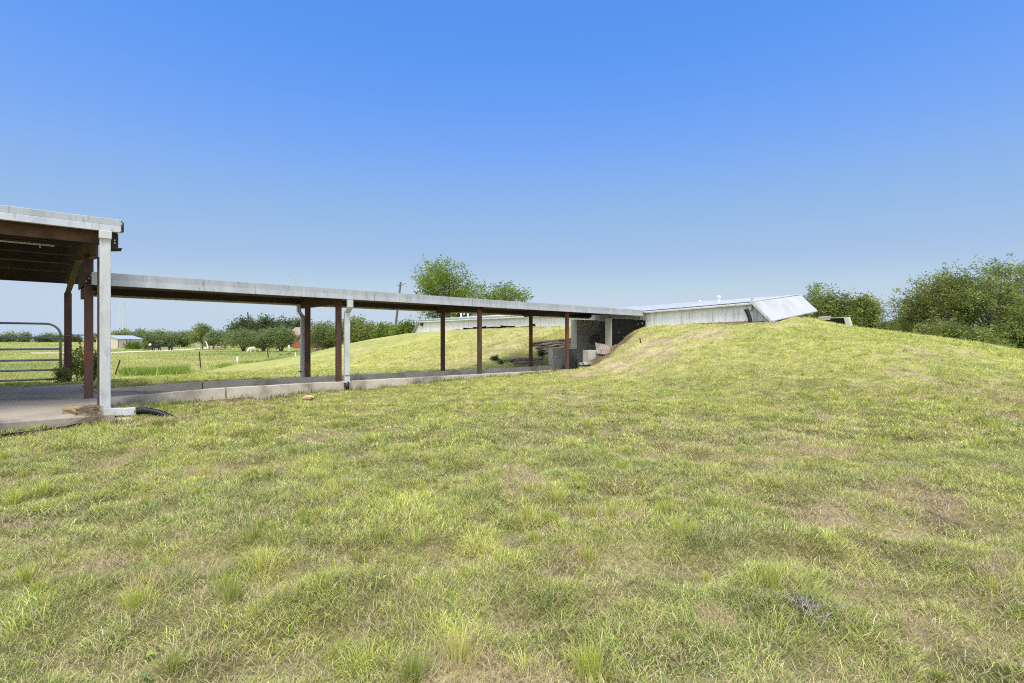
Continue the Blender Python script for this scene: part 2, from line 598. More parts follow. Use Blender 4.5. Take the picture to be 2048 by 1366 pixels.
BANDS = [  # d0, d1, turf/m2, litter/m2, width, segs, length factor
    (1.7, 3.6, 12500, 6500, .0031, 2, .95),
    (3.6, 6.5, 7800, 3200, .0043, 2, .97),
    (6.5, 11, 3200, 1100, .0075, 2, 1.05),
    (11, 18, 1500, 260, .012, 1, 1.0),
    (18, 30, 520, 60, .020, 1, 1.0),
]
for (d0, d1, dens, lit, wd, segs, lf) in BANDS:
    # the mat of low running grass, domed into clumps
    x, y = scatter(d0, d1, dens)
    u, v = uv(x, y)
    bare, yel, mid, sm = turf_fields(x, y)
    cl = clump(x, y)
    c2 = vnoise(x, y, .20, 201) * .6 + vnoise(x, y, .10, 202) * .4
    c2 = smooth((c2 - .25) / .5)
    sel = ok_place(u, v) & (RNG.rand(len(x)) > bare * .95) & (RNG.rand(len(x)) < .12 + .6 * cl + .45 * c2)
    x, y, u, v, bare, yel, mid, sm, cl, c2 = [a[sel] for a in (x, y, u, v, bare, yel, mid, sm, cl, c2)]
    n = len(x)
    P = np.stack([x, y, gz(x, y)], -1)
    e = .05
    gx_ = clump(x + e, y) - clump(x - e, y)
    gy_ = clump(x, y + e) - clump(x, y - e)
    thick = smooth((mid - .42) / .22)
    L = (.026 + .042 * RNG.rand(n) + .035 * thick * RNG.rand(n)) * lf * (.65 + .7 * c2)
    flow = fbm(x, y, .55, 81) * 5 * np.pi
    slope = np.hypot(gx_, gy_)
    az = np.where(slope > .07, np.arctan2(-gy_, -gx_), flow) + RNG.randn(n) * 1.3
    lean = np.clip(.98 + .36 * RNG.randn(n) + .6 * slope, .15, 1.5)
    plant = vnoise(x, y, .24, 203)
    t = np.clip(yel * .55 + .12 + (plant - .5) * 1.5 + (fbm(x, y, .8, 87) - .5) * .8 + RNG.randn(n) * .2, 0, 1)[:, None]
    blue = (smooth((fbm(x, y, 1.1, 91) - .47) / .12) * (1 - .7 * smooth((np.hypot(x, y) - 6) / 8)))[:, None]
    c = G_MID * (1 - t) + G_LIME * t
    c = c * (1 - blue * .45) + G_BLUE * blue * .45
    k = (RNG.rand(n) < .18)[:, None]
    c = np.where(k, G_YEL, c)
    k = (RNG.rand(n) < (.07 + .40 * bare + .14 * (1 - cl)))[:, None]
    c = np.where(k, G_STRAW * (.75 + .4 * RNG.rand(n)[:, None]), c)
    c = np.clip(c * (np.exp(.30 * RNG.randn(n) - .02) * (.70 + .60 * vnoise(x, y, .24, 204)))[:, None], 0, .8)
    add_blades(P, L, wd * (.7 + .6 * RNG.rand(n)), az, lean, c, segs)
    # arching rosettes of longer blades
    ros = {1.7: 9, 3.6: 7, 6.5: 4, 11: 1.2, 18: 0}[d0]
    if ros:
        x, y = scatter(d0, d1, ros)
        u, v = uv(x, y)
        sel = ok_place(u, v) & (clump(x, y) > .45) & (bareness(u, v) < .5)
        x, y = x[sel], y[sel]
        nb = {1.7: 60, 3.6: 48, 6.5: 30, 11: 18}[d0]
        m = len(x)
        bx, by = np.repeat(x, nb), np.repeat(y, nb)
        n = m * nb
        aa = RNG.rand(n) * 2 * np.pi
        rr = np.abs(RNG.randn(n)) * .05
        bx = bx + rr * np.cos(aa)
        by = by + rr * np.sin(aa)
        hue = np.repeat(fbm(x, y, .9, 191) + .15 * RNG.randn(m), nb)[:, None]
        c = np.where(hue < .45, G_BLUE, np.where(hue < .58, G_MID, G_LIME))
        c = np.where((RNG.rand(n) < .12)[:, None], G_STRAW, c) * (.7 + .6 * RNG.rand(n))[:, None]
        add_blades(np.stack([bx, by, gz(bx, by)], -1), (.06 + .07 * RNG.rand(n)) * lf, wd * (.8 + .5 * RNG.rand(n)),
                   aa + RNG.randn(n) * .6, np.clip(.5 + rr * 8 + .3 * RNG.randn(n), .1, 1.5), c, segs)
    # dead straw lying on the soil
    x, y = scatter(d0, d1, lit)
    u, v = uv(x, y)
    bare, yel, mid, sm = turf_fields(x, y)
    sel = ok_place(u, v) & (RNG.rand(len(x)) < .35 + bare)
    x, y = x[sel], y[sel]
    n = len(x)
    P = np.stack([x, y, gz(x, y) + .004 + .012 * RNG.rand(n)], -1)
    c = np.where((RNG.rand(n) < .6)[:, None], G_STRAW, G_DEAD) * (.6 + .6 * RNG.rand(n))[:, None]
    add_blades(P, (.04 + .08 * RNG.rand(n)) * lf, wd * (.5 + .4 * RNG.rand(n)), RNG.rand(n) * 2 * np.pi,
               1.36 + .22 * RNG.rand(n), c, segs)
    # upright tufts of brighter grass
    td = {1.7: 4.2, 3.6: 4.0, 6.5: 3.0, 11: 2.0, 18: 1.2}[d0]
    x, y = scatter(d0, d1, td)
    u, v = uv(x, y)
    g = fbm(x, y, 2.4, 111)
    sel = ok_place(u, v) & (RNG.rand(len(x)) < .15 + 1.3 * smooth((g - .38) / .25)) & (bareness(u, v) < .5)
    x, y = x[sel], y[sel]
    nb = {1.7: 150, 3.6: 120, 6.5: 60, 11: 26, 18: 12}[d0]
    m = len(x)
    kind = RNG.rand(m)
    size = .5 + .8 * RNG.rand(m) ** 1.5
    bx = np.repeat(x, nb)
    by = np.repeat(y, nb)
    sz = np.repeat(size, nb)
    kd = np.repeat(kind, nb)
    n = m * nb
    rr = np.abs(RNG.randn(n)) * .036 * sz
    aa = RNG.rand(n) * 2 * np.pi
    bx = bx + rr * np.cos(aa)
    by = by + rr * np.sin(aa)
    P = np.stack([bx, by, gz(bx, by)], -1)
    az = aa + RNG.randn(n) * .5
    lean = np.clip(.12 + rr / (.036 * sz) * .28 + RNG.randn(n) * .15, 0, 1.2)
    L = (.07 + .075 * RNG.rand(n)) * sz * lf
    c = np.where((kd < .62)[:, None], G_LIME * 1.05, np.where((kd < .8)[:, None], G_MID * .95, G_YEL))
    c = np.where((RNG.rand(n) < .12)[:, None], G_STRAW, c) * (.7 + .55 * RNG.rand(n))[:, None]
    add_blades(P, L, wd * (.8 + .5 * RNG.rand(n)), az, lean, c, segs)

# broad-leaved weeds pressed low in the turf
x, y = scatter(1.7, 9, 2.6)
u, v = uv(x, y)
sel = ok_place(u, v) & (RNG.rand(len(x)) < smooth((fbm(x, y, 1.3, 221) - .4) / .2))
x, y = x[sel], y[sel]
nb = 9
m = len(x)
n = m * nb
bx, by = np.repeat(x, nb), np.repeat(y, nb)
aa = RNG.rand(n) * 6.283
c = np.where((np.repeat(RNG.rand(m), nb) < .5)[:, None], np.array((.36, .44, .09)), np.array((.20, .29, .10))) * (.75 + .5 * RNG.rand(n))[:, None]
add_blades(np.stack([bx, by, gz(bx, by) + .01], -1), .025 + .03 * RNG.rand(n), .014 + .01 * RNG.rand(n), aa, 1.0 + .4 * RNG.rand(n), c, 2)

# dark tufts along the curbs and the slab edge where the mower does not reach
n = 5200
uu = np.concatenate([1.3 + 14.8 * RNG.rand(3200), -3 + 4.2 * RNG.rand(2000)])
vv = np.concatenate([13.54 - np.abs(RNG.randn(3200)) * .10, 11.42 - np.abs(RNG.randn(2000)) * .18])
g = fbm(uu, vv, .5, 121)
s = RNG.rand(n) < 1.5 * smooth((g - .35) / .3)
uu, vv = uu[s], vv[s]
xx = uu * SU - vv * CU
yy = uu * CU + vv * SU
n = len(xx)
c = np.where((RNG.rand(n) < .5)[:, None], np.array((.10, .15, .035)), G_MID)
c = np.where((RNG.rand(n) < .25)[:, None], G_STRAW * .8, c) * (.7 + .5 * RNG.rand(n))[:, None]
add_blades(np.stack([xx, yy, gz(xx, yy)], -1), .06 + .12 * RNG.rand(n) ** 2, .012 * (.6 + .6 * RNG.rand(n)),
           RNG.rand(n) * 6.28, .3 + .5 * RNG.rand(n), c, 2)
me = np_mesh('grass', np.concatenate(GRASS_V), np.concatenate(GRASS_F), 3, np.concatenate(GRASS_C))
me.materials.append(M['grass'])
tag(link('grass', me), 'patchy mown lawn of green and straw coloured grass blades over the foreground and mound', 'grass', kind='stuff')

road = [(60, 82, 726), (150, 86, 718), (225, 88, 709), (300, 98, 703.5), (360, 112, 700), (415, 135, 697), (440, 160, 695.5)]
rp = []
pts = []
for i in range(len(road) - 1):
    for t in np.linspace(0, 1, 14)[:-1]:
        px = road[i][0] * (1 - t) + road[i + 1][0] * t
        dd = road[i][1] * (1 - t) + road[i + 1][1] * t
        pts.append(at(px, dd))
RP = np.array(pts)


def road_d(x, y):
    return np.min(np.hypot(x[:, None] - RP[None, :, 0], y[:, None] - RP[None, :, 1]), 1)


# the rough pasture beyond the lawn: longer, looser grass
GRASS_V, GRASS_F, GRASS_C = [], [], []
_gn = 0


def lawn_edge(u):     # v of the line where mowing stops
    return np.interp(u, [-40, -5, 1, 5, 12, 19, 30, 60], [24, 24, 25.5, 29.5, 43, 55, 66, 90])


for (d0, d1, dens, wd, ln) in ((16, 30, 170, .030, .17), (30, 55, 70, .05, .17), (55, 110, 18, .10, .16), (110, 230, 3.2, .25, .18)):
    x, y = scatter(d0, d1, dens, 1.05)
    s = (x < .02 * y + 2)
    x, y = x[s], y[s]
    u, v = uv(x, y)
    g = fbm(x, y, 4.5, 131)
    sel = (v > lawn_edge(u) + RNG.rand(len(x)) * .8) & (RNG.rand(len(x)) < .25 + smooth((g - .3) / .35))
    sel &= ok_place(u, v) & (road_d(x, y) > 2.0)
    x, y, u, v, g = x[sel], y[sel], u[sel], v[sel], g[sel]
    n = len(x)
    edge = .4 * np.exp(-((v - lawn_edge(u)) / 1.5) ** 2) * smooth((fbm(x, y, 3.2, 141) - .42) / .15)
    t = smooth((fbm(x, y, 12, 151) - .35) / .3)[:, None]
    c = np.array((.27, .36, .09)) * (1 - t) + np.array((.50, .49, .16)) * t
    c = np.where((RNG.rand(n) < .22)[:, None], np.array((.50, .44, .24)), c)
    c = c + (np.array((.26, .38, .06)) - c) * np.clip(edge, 0, 1)[:, None]
    c = c * (.7 + .55 * RNG.rand(n))[:, None]
    L = ln * (.5 + .8 * RNG.rand(n)) * (1 + 1.4 * edge)
    add_blades(np.stack([x, y, gz(x, y)], -1), L, wd * (.6 + .7 * RNG.rand(n)), RNG.rand(n) * 6.28,
               np.clip(.35 + .35 * RNG.randn(n), 0, 1.2), c, 1)
# thick green growth along the ditch
for (u0, u1, nn) in ((3.1, 6.4, 8000), (8.5, 22, 5000)):
    uu = u0 + (u1 - u0) * RNG.rand(nn)
    vv = lawn_edge(uu) + .9 + RNG.randn(nn) * (.6 if u0 < 5 else .4)
    xx = uu * SU - vv * CU
    yy = uu * CU + vv * SU
    k = smooth((fbm(xx, yy, 2.6, 161) - .36) / .2)
    s = RNG.rand(nn) < (k if u0 > 5 else .15 + k)
    xx, yy = xx[s], yy[s]
    n = len(xx)
    c = np.where((RNG.rand(n) < .7)[:, None], np.array((.25, .37, .06)), np.array((.37, .43, .09))) * (.65 + .6 * RNG.rand(n))[:, None]
    add_blades(np.stack([xx, yy, gz(xx, yy)], -1), (.15 + .42 * RNG.rand(n)) * (1.0 if u0 < 5 else .55), .04 * (.6 + .7 * RNG.rand(n)), RNG.rand(n) * 6.28,
               .2 + .5 * RNG.rand(n), c, 1)
me = np_mesh('pasture_grass', np.concatenate(GRASS_V), np.concatenate(GRASS_F), 3, np.concatenate(GRASS_C))
me.materials.append(M['grass'])
tag(link('pasture_grass', me), 'long rough pasture grass growing beyond the mown lawn', 'grass', kind='stuff')

# ------------------------------------------------------------------ slab, ramped walk floor, dirt road
mb = MB()
sec = [(11.6, .08), (12.6, .14), (13.4, .20), (18.35, .20)]
top = [(v, z) for v, z in sec]
poly = top + [(18.35, -.25), (11.6, -.25)]
mb.prism([W(1.15, v, z) for v, z in poly], [W(-13, v, z - (.05 if z > 0 and v < 12 else 0)) for v, z in poly])
pav = mb.build('pavement', M['slab'])
tag(pav, kind='structure')
bevel(pav, .02)
mb = MB()
fl = [(1.152, .197), (2.9, .045), (3.6, -.01), (22.2, -.03)]
poly = fl + [(22.2, -.3), (1.152, -.3)]
mb.prism([W(u, 13.77, z) for u, z in poly][::-1], [W(u, 15.98, z) for u, z in poly][::-1])
tag(mb.build('path', M['slab']), kind='structure')

vs, fs = [], []
for i, p in enumerate(pts):
    q = pts[min(i + 1, len(pts) - 1)]
    o = pts[max(i - 1, 0)]
    tx, ty = q[0] - o[0], q[1] - o[1]
    l = math.hypot(tx, ty)
    nx, ny = -ty / l, tx / l
    for s in (-1.7, -.6, .6, 1.7):
        xx, yy = p[0] + nx * s, p[1] + ny * s
        vs.append((xx, yy, gzf(xx, yy) + (.16 if abs(s) < 1 else .05)))
for i in range(len(pts) - 1):
    for k in range(3):
        a = i * 4 + k
        fs.append((a, a + 1, a + 5, a + 4))
rm = MB()
rm.add(vs, fs)
tag(rm.build('dirt_road', M['road'], sm=True), kind='structure')

# ------------------------------------------------------------------ concrete curbs
NEAR_G, FAR_G = 'concrete curbs beside the walk', 'concrete curbs beside the walk'


def curb(u0, u1, v0, v1, z0, z1, label):
    mb = MB()
    n = max(2, int((u1 - u0) / .4))
    a, b = [], []
    us = np.linspace(u0, u1, n + 1)
    zs = [z0 + (z1 - z0) * (k / n) + .004 * math.sin(k * 2.3) for k in range(n + 1)]
    A = [W(u, v0, z) for u, z in zip(us, zs)] + [W(u, v0, -.3) for u in us[::-1]]
    B_ = [W(u, v1, z) for u, z in zip(us, zs)] + [W(u, v1, -.3) for u in us[::-1]]
    mb.prism(A, B_)
    o = mb.build('concrete_curb', M['concrete'])
    tag(o, label, 'curb', NEAR_G)
    bevel(o, .012)
    return o


curb(1.156, 3.42, 13.6, 13.765, .195, .275, 'short sloping concrete curb on the lawn side of the walk, beside the white downspout')
curb(3.445, 5.35, 13.595, 13.765, .27, .275, 'middle length of concrete curb on the lawn side, right of the dark open joint')
curb(5.353, 15.95, 13.6, 13.765, .275, .27, 'longest concrete curb on the lawn side, running past the near canopy posts to the mound')
curb(1.156, 3.45, 15.99, 16.13, .205, .275, 'short sloping concrete curb on the pasture side of the walk, left of its joint')
curb(3.475, 14.3, 15.985, 16.13, .27, .275, 'long concrete curb on the pasture side of the walk, under the far canopy posts')
curb(14.33, 17.22, 15.99, 16.13, .272, .275, 'dark stained concrete curb below the lower timber wall')

# ------------------------------------------------------------------ covered walkway
wk = empty('covered_walkway', W(10, 14.9, 0))
tag(wk, 'long low covered walkway with pale metal roof edge on thin rusty posts', 'covered walkway')
mb = MB()
mb.ubox(.95, 20.33, 13.45, 16.36, 2.655, 2.69)
for k in range(64):
    u = 1.1 + k * .3
    mb.ubox(u, u + .05, 13.45, 16.36, 2.69, 2.718)
mb.build('roof', M['roof_sheet'], wk)
mb = MB()
mb.ubox(.95, 20.33, 13.47, 16.34, 2.64, 2.652)
mb.build('ceiling', M['rust_dark'], wk)
mb = MB()
joints = [.95, 4.0, 7.1, 10.55, 13.6, 16.9, 20.15]
for a, b in zip(joints[:-1], joints[1:]):
    mb.ubox(a + .006, b - .006, 13.395, 13.445, 2.605, 2.735)
    mb.prism([W(a + .006, 13.37, 2.48), W(a + .006, 13.443, 2.48), W(a + .006, 13.443, 2.603), W(a + .006, 13.385, 2.603)],
             [W(b - .006, 13.37, 2.48), W(b - .006, 13.443, 2.48), W(b - .006, 13.443, 2.603), W(b - .006, 13.385, 2.603)])
o = mb.build('fascia', M['galv_trim'], wk)
o['label'] = 'pale weathered metal gutter fascia on the lawn side'
mb = MB()
mb.ubox(.98, 20.1, 16.37, 16.43, 2.49, 2.735)
mb.build('fascia', M['galv_trim'], wk)
mb = MB()
mb.ubox(.98, 20.0, 16.30, 16.44, 2.445, 2.487)
o = mb.build('gutter', M['gutter_cream'], wk)
o['label'] = 'cream stained gutter along the pasture side'
mb = MB()
mb.ubox(1.0, 20.1, 16.25, 16.295, 2.5, 2.638)
mb.ubox(1.0, 20.1, 13.46, 13.50, 2.5, 2.638)
mb.build('edge_channel', M['rust_dark'], wk)
for u, dz in ((1.0, 0), (6.2, 0), (11.15, .03), (15.6, .04)):
    mb = MB()
    mb.ubox(u - .05, u - .043, 13.51, 16.24, 2.36 + dz, 2.638)
    mb.ubox(u - .05, u + .05, 13.51, 16.24, 2.352 + dz, 2.36 + dz)
    mb.build('cross_beam', M['rust_beam'] if u < 7 else M['rust_dark'], wk)


def channel_post(u, v, z0, z1, wu, wv, mat, parent, name='post'):
    mb = MB()
    t = .012
    mb.ubox(u - wu / 2, u + wu / 2, v - wv / 2, v - wv / 2 + t, z0, z1)
    mb.ubox(u - wu / 2, u - wu / 2 + t, v - wv / 2 + t, v + wv / 2, z0, z1)
    mb.ubox(u + wu / 2 - t, u + wu / 2, v - wv / 2 + t, v + wv / 2, z0, z1)
    o = mb.build(name, mat, parent)
    return o


for (un, uf, base) in ((.93, 1.09, .2), (6.2, 6.3, .275), (11.08, 11.27, .272), (15.43, 15.8, .27)):
    z1 = 2.352 if un < 7 else 2.38
    a = channel_post(un, 13.685, base if un > 2 else .19, 2.50, .145, .075, M['rust'], wk)
    b = channel_post(uf, 16.06, base if un > 2 else .19, 2.44, .145, .085, M['rust'], wk)
    if un < 2:
        # splice plate and bolts on the first post
        mb = MB()
        mb.ubox(un - .085, un + .085, 13.62, 13.645, 2.52, 2.72)
        s = mb.build('splice_plate', M['rust_dark'], a)
        for (du, zz) in ((.045, 2.685), (0, 2.62), (-.045, 2.56)):
            mb = MB()
            mb.tube([W(un + du, 13.622, zz), W(un + du, 13.605, zz)], .014, 8)
            mb.build('bolt', M['bolt'], a)
        mb = MB()
        mb.ubox(un - .075, un + .075, 13.648, 13.72, 2.5, 3.12)
        mb.build('post_extension', M['rust'], wk)
mb = MB()
mb.ubox(.90, .92, 14.3, 16.1, 2.56, 3.06)
mb.build('hanger_plate', M['rust_dark'], wk)


def downspout(path, wu, wv, mat, parent, name='downspout'):
    """rectangular pipe along a list of (u,v,z)"""
    mb = MB()
    ring = []
    for (u, v, z) in path:
        ring.append([W(u - wu / 2, v - wv / 2, z), W(u + wu / 2, v - wv / 2, z), W(u + wu / 2, v + wv / 2, z), W(u - wu / 2, v + wv / 2, z)])
    vs = [p for r in ring for p in r]
    fs = []
    for i in range(len(ring) - 1):
        for k in range(4):
            fs.append((i * 4 + k, i * 4 + (k + 1) % 4, i * 4 + 4 + (k + 1) % 4, i * 4 + 4 + k))
    fs.append((0, 1, 2, 3))
    e = (len(ring) - 1) * 4
    fs.append((e + 3, e + 2, e + 1, e))
    mb.add(vs, fs)
    o = mb.build(name, mat, parent)
    bevel(o, .008)
    return o


ds = downspout([(6.36, 13.33, 2.48), (6.36, 13.33, 2.26), (6.36, 13.51, 2.12), (6.36, 13.515, .25)], .145, .095, M['downspout'], wk)
ds['label'] = 'white square downspout with an elbow on the lawn side, ending in a black pipe'
mb = MB()
mb.tube([W(6.36, 13.52, .27), W(6.36, 13.52, .0)], .068, 14)
mb.build('drain_boot', M['black_plastic'], ds, sm=True)
mb = MB()
mb.ubox(6.27, 6.45, 13.455, 13.462, .44, .455)
mb.build('strap', M['wire'], ds)
ds = downspout([(6.2, 16.50, 2.445), (6.2, 16.50, 2.28), (6.2, 16.2, 2.1), (6.2, 16.2, .25)], .12, .09, M['downspout'], wk)
ds['label'] = 'grey white downspout with an elbow on the pasture side'
mb = MB()
mb.ubox(6.10, 6.13, 16.08, 16.27, .42, .455)
mb.build('strap', M['black_plastic'], ds)

# ------------------------------------------------------------------ carport
cp = empty('carport', W(-4, 16.5, .1))
tag(cp, 'tall rusty steel carport with a pale metal roof edge at the left of the walk', 'carport')
mb = MB()
mb.prism([W(1.28, 11.96, 3.50), W(1.28, 16.8, 3.93), W(1.28, 21.8, 3.5), W(1.28, 21.8, 3.53), W(1.28, 16.8, 3.965), W(1.28, 11.96, 3.535)],
         [W(-12, 11.96, 3.50), W(-12, 16.8, 3.93), W(-12, 21.8, 3.5), W(-12, 21.8, 3.53), W(-12, 16.8, 3.965), W(-12, 11.96, 3.535)])
mb.build('roof', M['roof_sheet'], cp)
mb = MB()
mb.prism([W(1.24, 11.98, 3.485), W(1.24, 16.8, 3.915), W(1.24, 21.78, 3.485), W(1.24, 21.78, 3.495), W(1.24, 16.8, 3.926), W(1.24, 11.98, 3.495)],
         [W(-12, 11.98, 3.485), W(-12, 16.8, 3.915), W(-12, 21.78, 3.485), W(-12, 21.78, 3.495), W(-12, 16.8, 3.926), W(-12, 11.98, 3.495)])
mb.build('ceiling', M['rust_dark'], cp)
mb = MB()
mb.ubox(-12, 1.29, 11.90, 11.955, 3.445, 3.56)
mb.prism([W(-12, 11.865, 3.32), W(-12, 11.952, 3.32), W(-12, 11.952, 3.442), W(-12, 11.885, 3.442)],
         [W(1.27, 11.865, 3.32), W(1.27, 11.952, 3.32), W(1.27, 11.952, 3.442), W(1.27, 11.885, 3.442)])
o = mb.build('fascia', M['galv_trim'], cp)
bevel(o, .006)
mb = MB()
for (uu, zz) in ((1.275, 3.53), (1.255, 3.335), (1.275, 3.46)):
    mb = MB()
    mb.tube([W(uu, 11.90, zz), W(uu, 11.855, zz)], .009, 6)
    mb.build('screw', M['dark'], o)
mb = MB()
mb.ubox(1.292, 1.32, 11.98, 12.1, 3.36, 3.53)
mb.build('end_closure', M['black_plastic'], cp)
mb = MB()
mb.ubox(-12, 1.25, 21.80, 21.86, 3.3, 3.56)
mb.build('fascia', M['galv_trim'], cp)
for (v, z0, z1) in ((12.12, 3.13, 3.47), (21.55, 3.16, 3.47)):
    mb = MB()
    mb.ubox(-12, 1.24, v, v + .012, z0, z1)
    mb.ubox(-12, 1.24, v + .012, v + .10, z0, z0 + .012)
    mb.build('eave_channel', M['rust_beam'] if v < 15 else M['rust_dark'], cp)
for (v) in (13.4, 14.6, 15.7, 16.8, 17.9, 19.0, 20.2):
    zt = 3.485 + (16.8 - 11.98 - abs(v - 16.8)) * .0893
    mb = MB()
    mb.ubox(-12, 1.22, v, v + .012, zt - .22, zt - .012)
    mb.ubox(-12, 1.22, v + .012, v + .07, zt - .22, zt - .205)
    mb.build('purlin', M['rust_dark'], cp)
for uc in (.95, -6.0):
    mb = MB()
    top = [(12.14, 3.12), (16.8, 3.62), (21.5, 3.14)]
    bot = [(21.5, 2.86), (16.8, 3.32), (12.14, 2.88)]
    mb.prism([W(uc - .012, v, z) for v, z in top + bot], [W(uc + .012, v, z) for v, z in top + bot])
    for (va, za, vb, zb) in ((12.14, 2.872, 16.8, 3.312), (16.8, 3.312, 21.5, 2.852)):
        mb.prism([W(uc - .07, va, za), W(uc + .07, va, za), W(uc + .07, va, za + .012), W(uc - .07, va, za + .012)],
                 [W(uc - .07, vb, zb), W(uc + .07, vb, zb), W(uc + .07, vb, zb + .012), W(uc - .07, vb, zb + .012)])
    for (va, za, vb, zb) in ((12.14, 3.122, 16.8, 3.622), (16.8, 3.622, 21.5, 3.142)):
        mb.prism([W(uc - .07, va, za), W(uc + .07, va, za), W(uc + .07, va, za + .012), W(uc - .07, va, za + .012)],
                 [W(uc - .07, vb, zb), W(uc + .07, vb, zb), W(uc + .07, vb, zb + .012), W(uc - .07, vb, zb + .012)])
    mb.build('rafter', M['rust_beam'], cp)
    channel_post(uc + .065, 12.22, .06, 2.87, .12, .14, M['rust'], cp)
    channel_post(uc, 21.4, -.1, 2.85, .18, .14, M['rust'], cp)
# stub of the eave beam past the last frame
mb = MB()
mb.ubox(1.03, 1.245, 12.06, 12.075, 3.02, 3.318)
mb.prism([W(1.03, 12.02, 3.02), W(1.03, 12.2, 2.99), W(1.03, 12.2, 3.0), W(1.03, 12.02, 3.03)],
         [W(1.3, 12.02, 3.06), W(1.3, 12.2, 3.03), W(1.3, 12.2, 3.04), W(1.3, 12.02, 3.07)])
o = mb.build('beam_stub', M['rust_dark'], cp)
for zz in (3.20, 3.15):
    mb = MB()
    mb.tube([W(1.19, 12.06, zz), W(1.19, 12.045, zz)], .013, 8)
    mb.build('bolt', M['bolt'], o)
mb = MB()
mb.tube([W(-12, 15.2, 3.43), W(.45, 15.2, 3.43)], .02, 8)
mb.ubox(.2, .23, 15.16, 15.24, 3.37, 3.44)
mb.build('conduit', M['plastic_white'], cp)
mb = MB()
mb.ubox(.90, .98, 21.5, 21.62, 2.68, 2.88)
mb.build('gutter_outlet', M['plastic_white'], cp)

# big white downspout of the carport
ds = downspout([(1.035, 11.84, 3.318), (1.035, 11.84, 3.20), (1.035, 11.86, 3.12), (1.035, 11.86, .08)], .155, .11, M['downspout'], cp)
ds['label'] = 'tall wide white downspout at the corner of the carport'
mb = MB()
mb.ubox(.945, 1.125, 11.77, 11.905, 3.17, 3.316)
bevel(mb.build('funnel', M['downspout'], ds), .012)
mb = MB()
mb.prism([W(.957, 11.802, .02), W(.957, 11.918, .02), W(.957, 11.918, .165), W(.957, 11.802, .165)],
         [W(1.46, 11.802, .015), W(1.46, 11.918, .015), W(1.46, 11.918, .135), W(1.46, 11.802, .135)])
el = mb.build('outlet', M['downspout'], ds)
bevel(el, .006)
mb = MB()
mb.ubox(1.30, 1.475, 11.795, 11.925, .005, .142)
bevel(mb.build('outlet_sleeve', M['downspout'], ds), .008)
# footing below it
mb = MB()
mb.ubox(1.156, 1.42, 11.55, 12.1, -.3, -.02)
o = mb.build('concrete_footing', M['concrete'])
tag(o, 'low dark concrete footing under the white downspout outlet', 'footing')
bevel(o, .02)
# black corrugated drain pipe
p0 = [W(1.46, 11.86, .07), W(1.62, 11.80, .075), W(1.80, 11.68, .03), W(1.95, 11.55, -.05), W(2.08, 11.42, -.14)]
path, rad = [], []
for i in range(len(p0) - 1):
    for t in np.linspace(0, 1, 22)[:-1]:
        path.append(Vector(p0[i]).lerp(Vector(p0[i + 1]), t))
for _ in range(2):
    path = [path[0]] + [(path[i - 1] + path[i] * 2 + path[i + 1]) / 4 for i in range(1, len(path) - 1)] + [path[-1]]
rad = [.066 if (i // 2) % 2 else .054 for i in range(len(path))]
mb = MB()
mb.tube(path, rad, 16)
o = mb.build('drain_pipe', M['black_plastic'])
tag(o, 'black corrugated drain pipe bending from the white downspout into the lawn', 'drain pipe')

# ------------------------------------------------------------------ earth-sheltered building
bk = empty('sheltered_building', W(22.5, 16, 2.0))
tag(bk, 'low white metal building sunk into the top of the grassy mound', 'building')


def ribbed(v0, v1, u, z0f, z1f, step=.30, prot=.022):
    """profiled sheet wall facing -u between v0 and v1; z as functions of v"""
    mb = MB()
    prof = []
    v = v0
    while v < v1 - .001:
        for (dv, du) in ((0, 0), (.035, 0), (.05, -prot), (.085, -prot), (.10, 0)):
            if v + dv < v1:
                prof.append((v + dv, du))
        for (dv) in (.17, .23):
            if v + dv < v1:
                prof += [(v + dv - .008, 0), (v + dv, -.005), (v + dv + .008, 0)]
        v += step
    prof.append((v1, 0))
    n = len(prof)
    vs = [W(u + du, vv, z0f(vv)) for vv, du in prof] + [W(u + du, vv, z1f(vv)) for vv, du in prof]
    vs += [W(u + .05, vv, z0f(vv)) for vv, du in prof] + [W(u + .05, vv, z1f(vv)) for vv, du in prof]
    fs = []
    for i in range(n - 1):
        fs.append((i + 1, i, n + i, n + i + 1))
        fs.append((2 * n + i, 2 * n + i + 1, 3 * n + i + 1, 3 * n + i))
        fs.append((n + i + 1, n + i, 3 * n + i, 3 * n + i + 1))
    fs.append((0, 2 * n, 3 * n, n))
    fs.append((n - 1, 2 * n - 1, 4 * n - 1, 3 * n - 1))
    mb.add(vs, fs)
    return mb


eave = lambda v: np.interp(v, [7.9, 8.6, 13.4, 20, 33], [2.86, 2.86, 2.72, 2.78, 2.78])
wall_b = ribbed(8.62, 13.45, 20.5, lambda v: 1.9, lambda v: float(eave(v)) - .10)
w1 = wall_b.build('wall', M['facade'], bk)
w1['label'] = 'ribbed white wall right of the entrance'
wall_a = ribbed(16.3, 32.0, 20.5, lambda v: 2.02 + .035 * math.sin(v * 1.9) + (.08 if int(v / 1.3) % 2 else 0) + (.18 if 20.5 < v < 27 else 0) - (.15 if v > 28.5 else 0),
                lambda v: float(eave(v)) - .10)
w2 = wall_a.build('wall', M['facade'], bk)
w2['label'] = 'long stained white wall left of the entrance'
wall_c = ribbed(13.453, 16.297, 20.5, lambda v: 2.30, lambda v: float(eave(v)) - .10, .25)
w3 = wall_c.build('wall', M['facade'], bk)
w3['label'] = 'dirty ribbed strip of wall above the entrance'
# black backing, its colour stands in for the shade under the lifted sheets
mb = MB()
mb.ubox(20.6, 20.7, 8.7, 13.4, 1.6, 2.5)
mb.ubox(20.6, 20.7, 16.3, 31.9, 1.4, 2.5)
mb.build('shade_backing', M['tar'], bk)
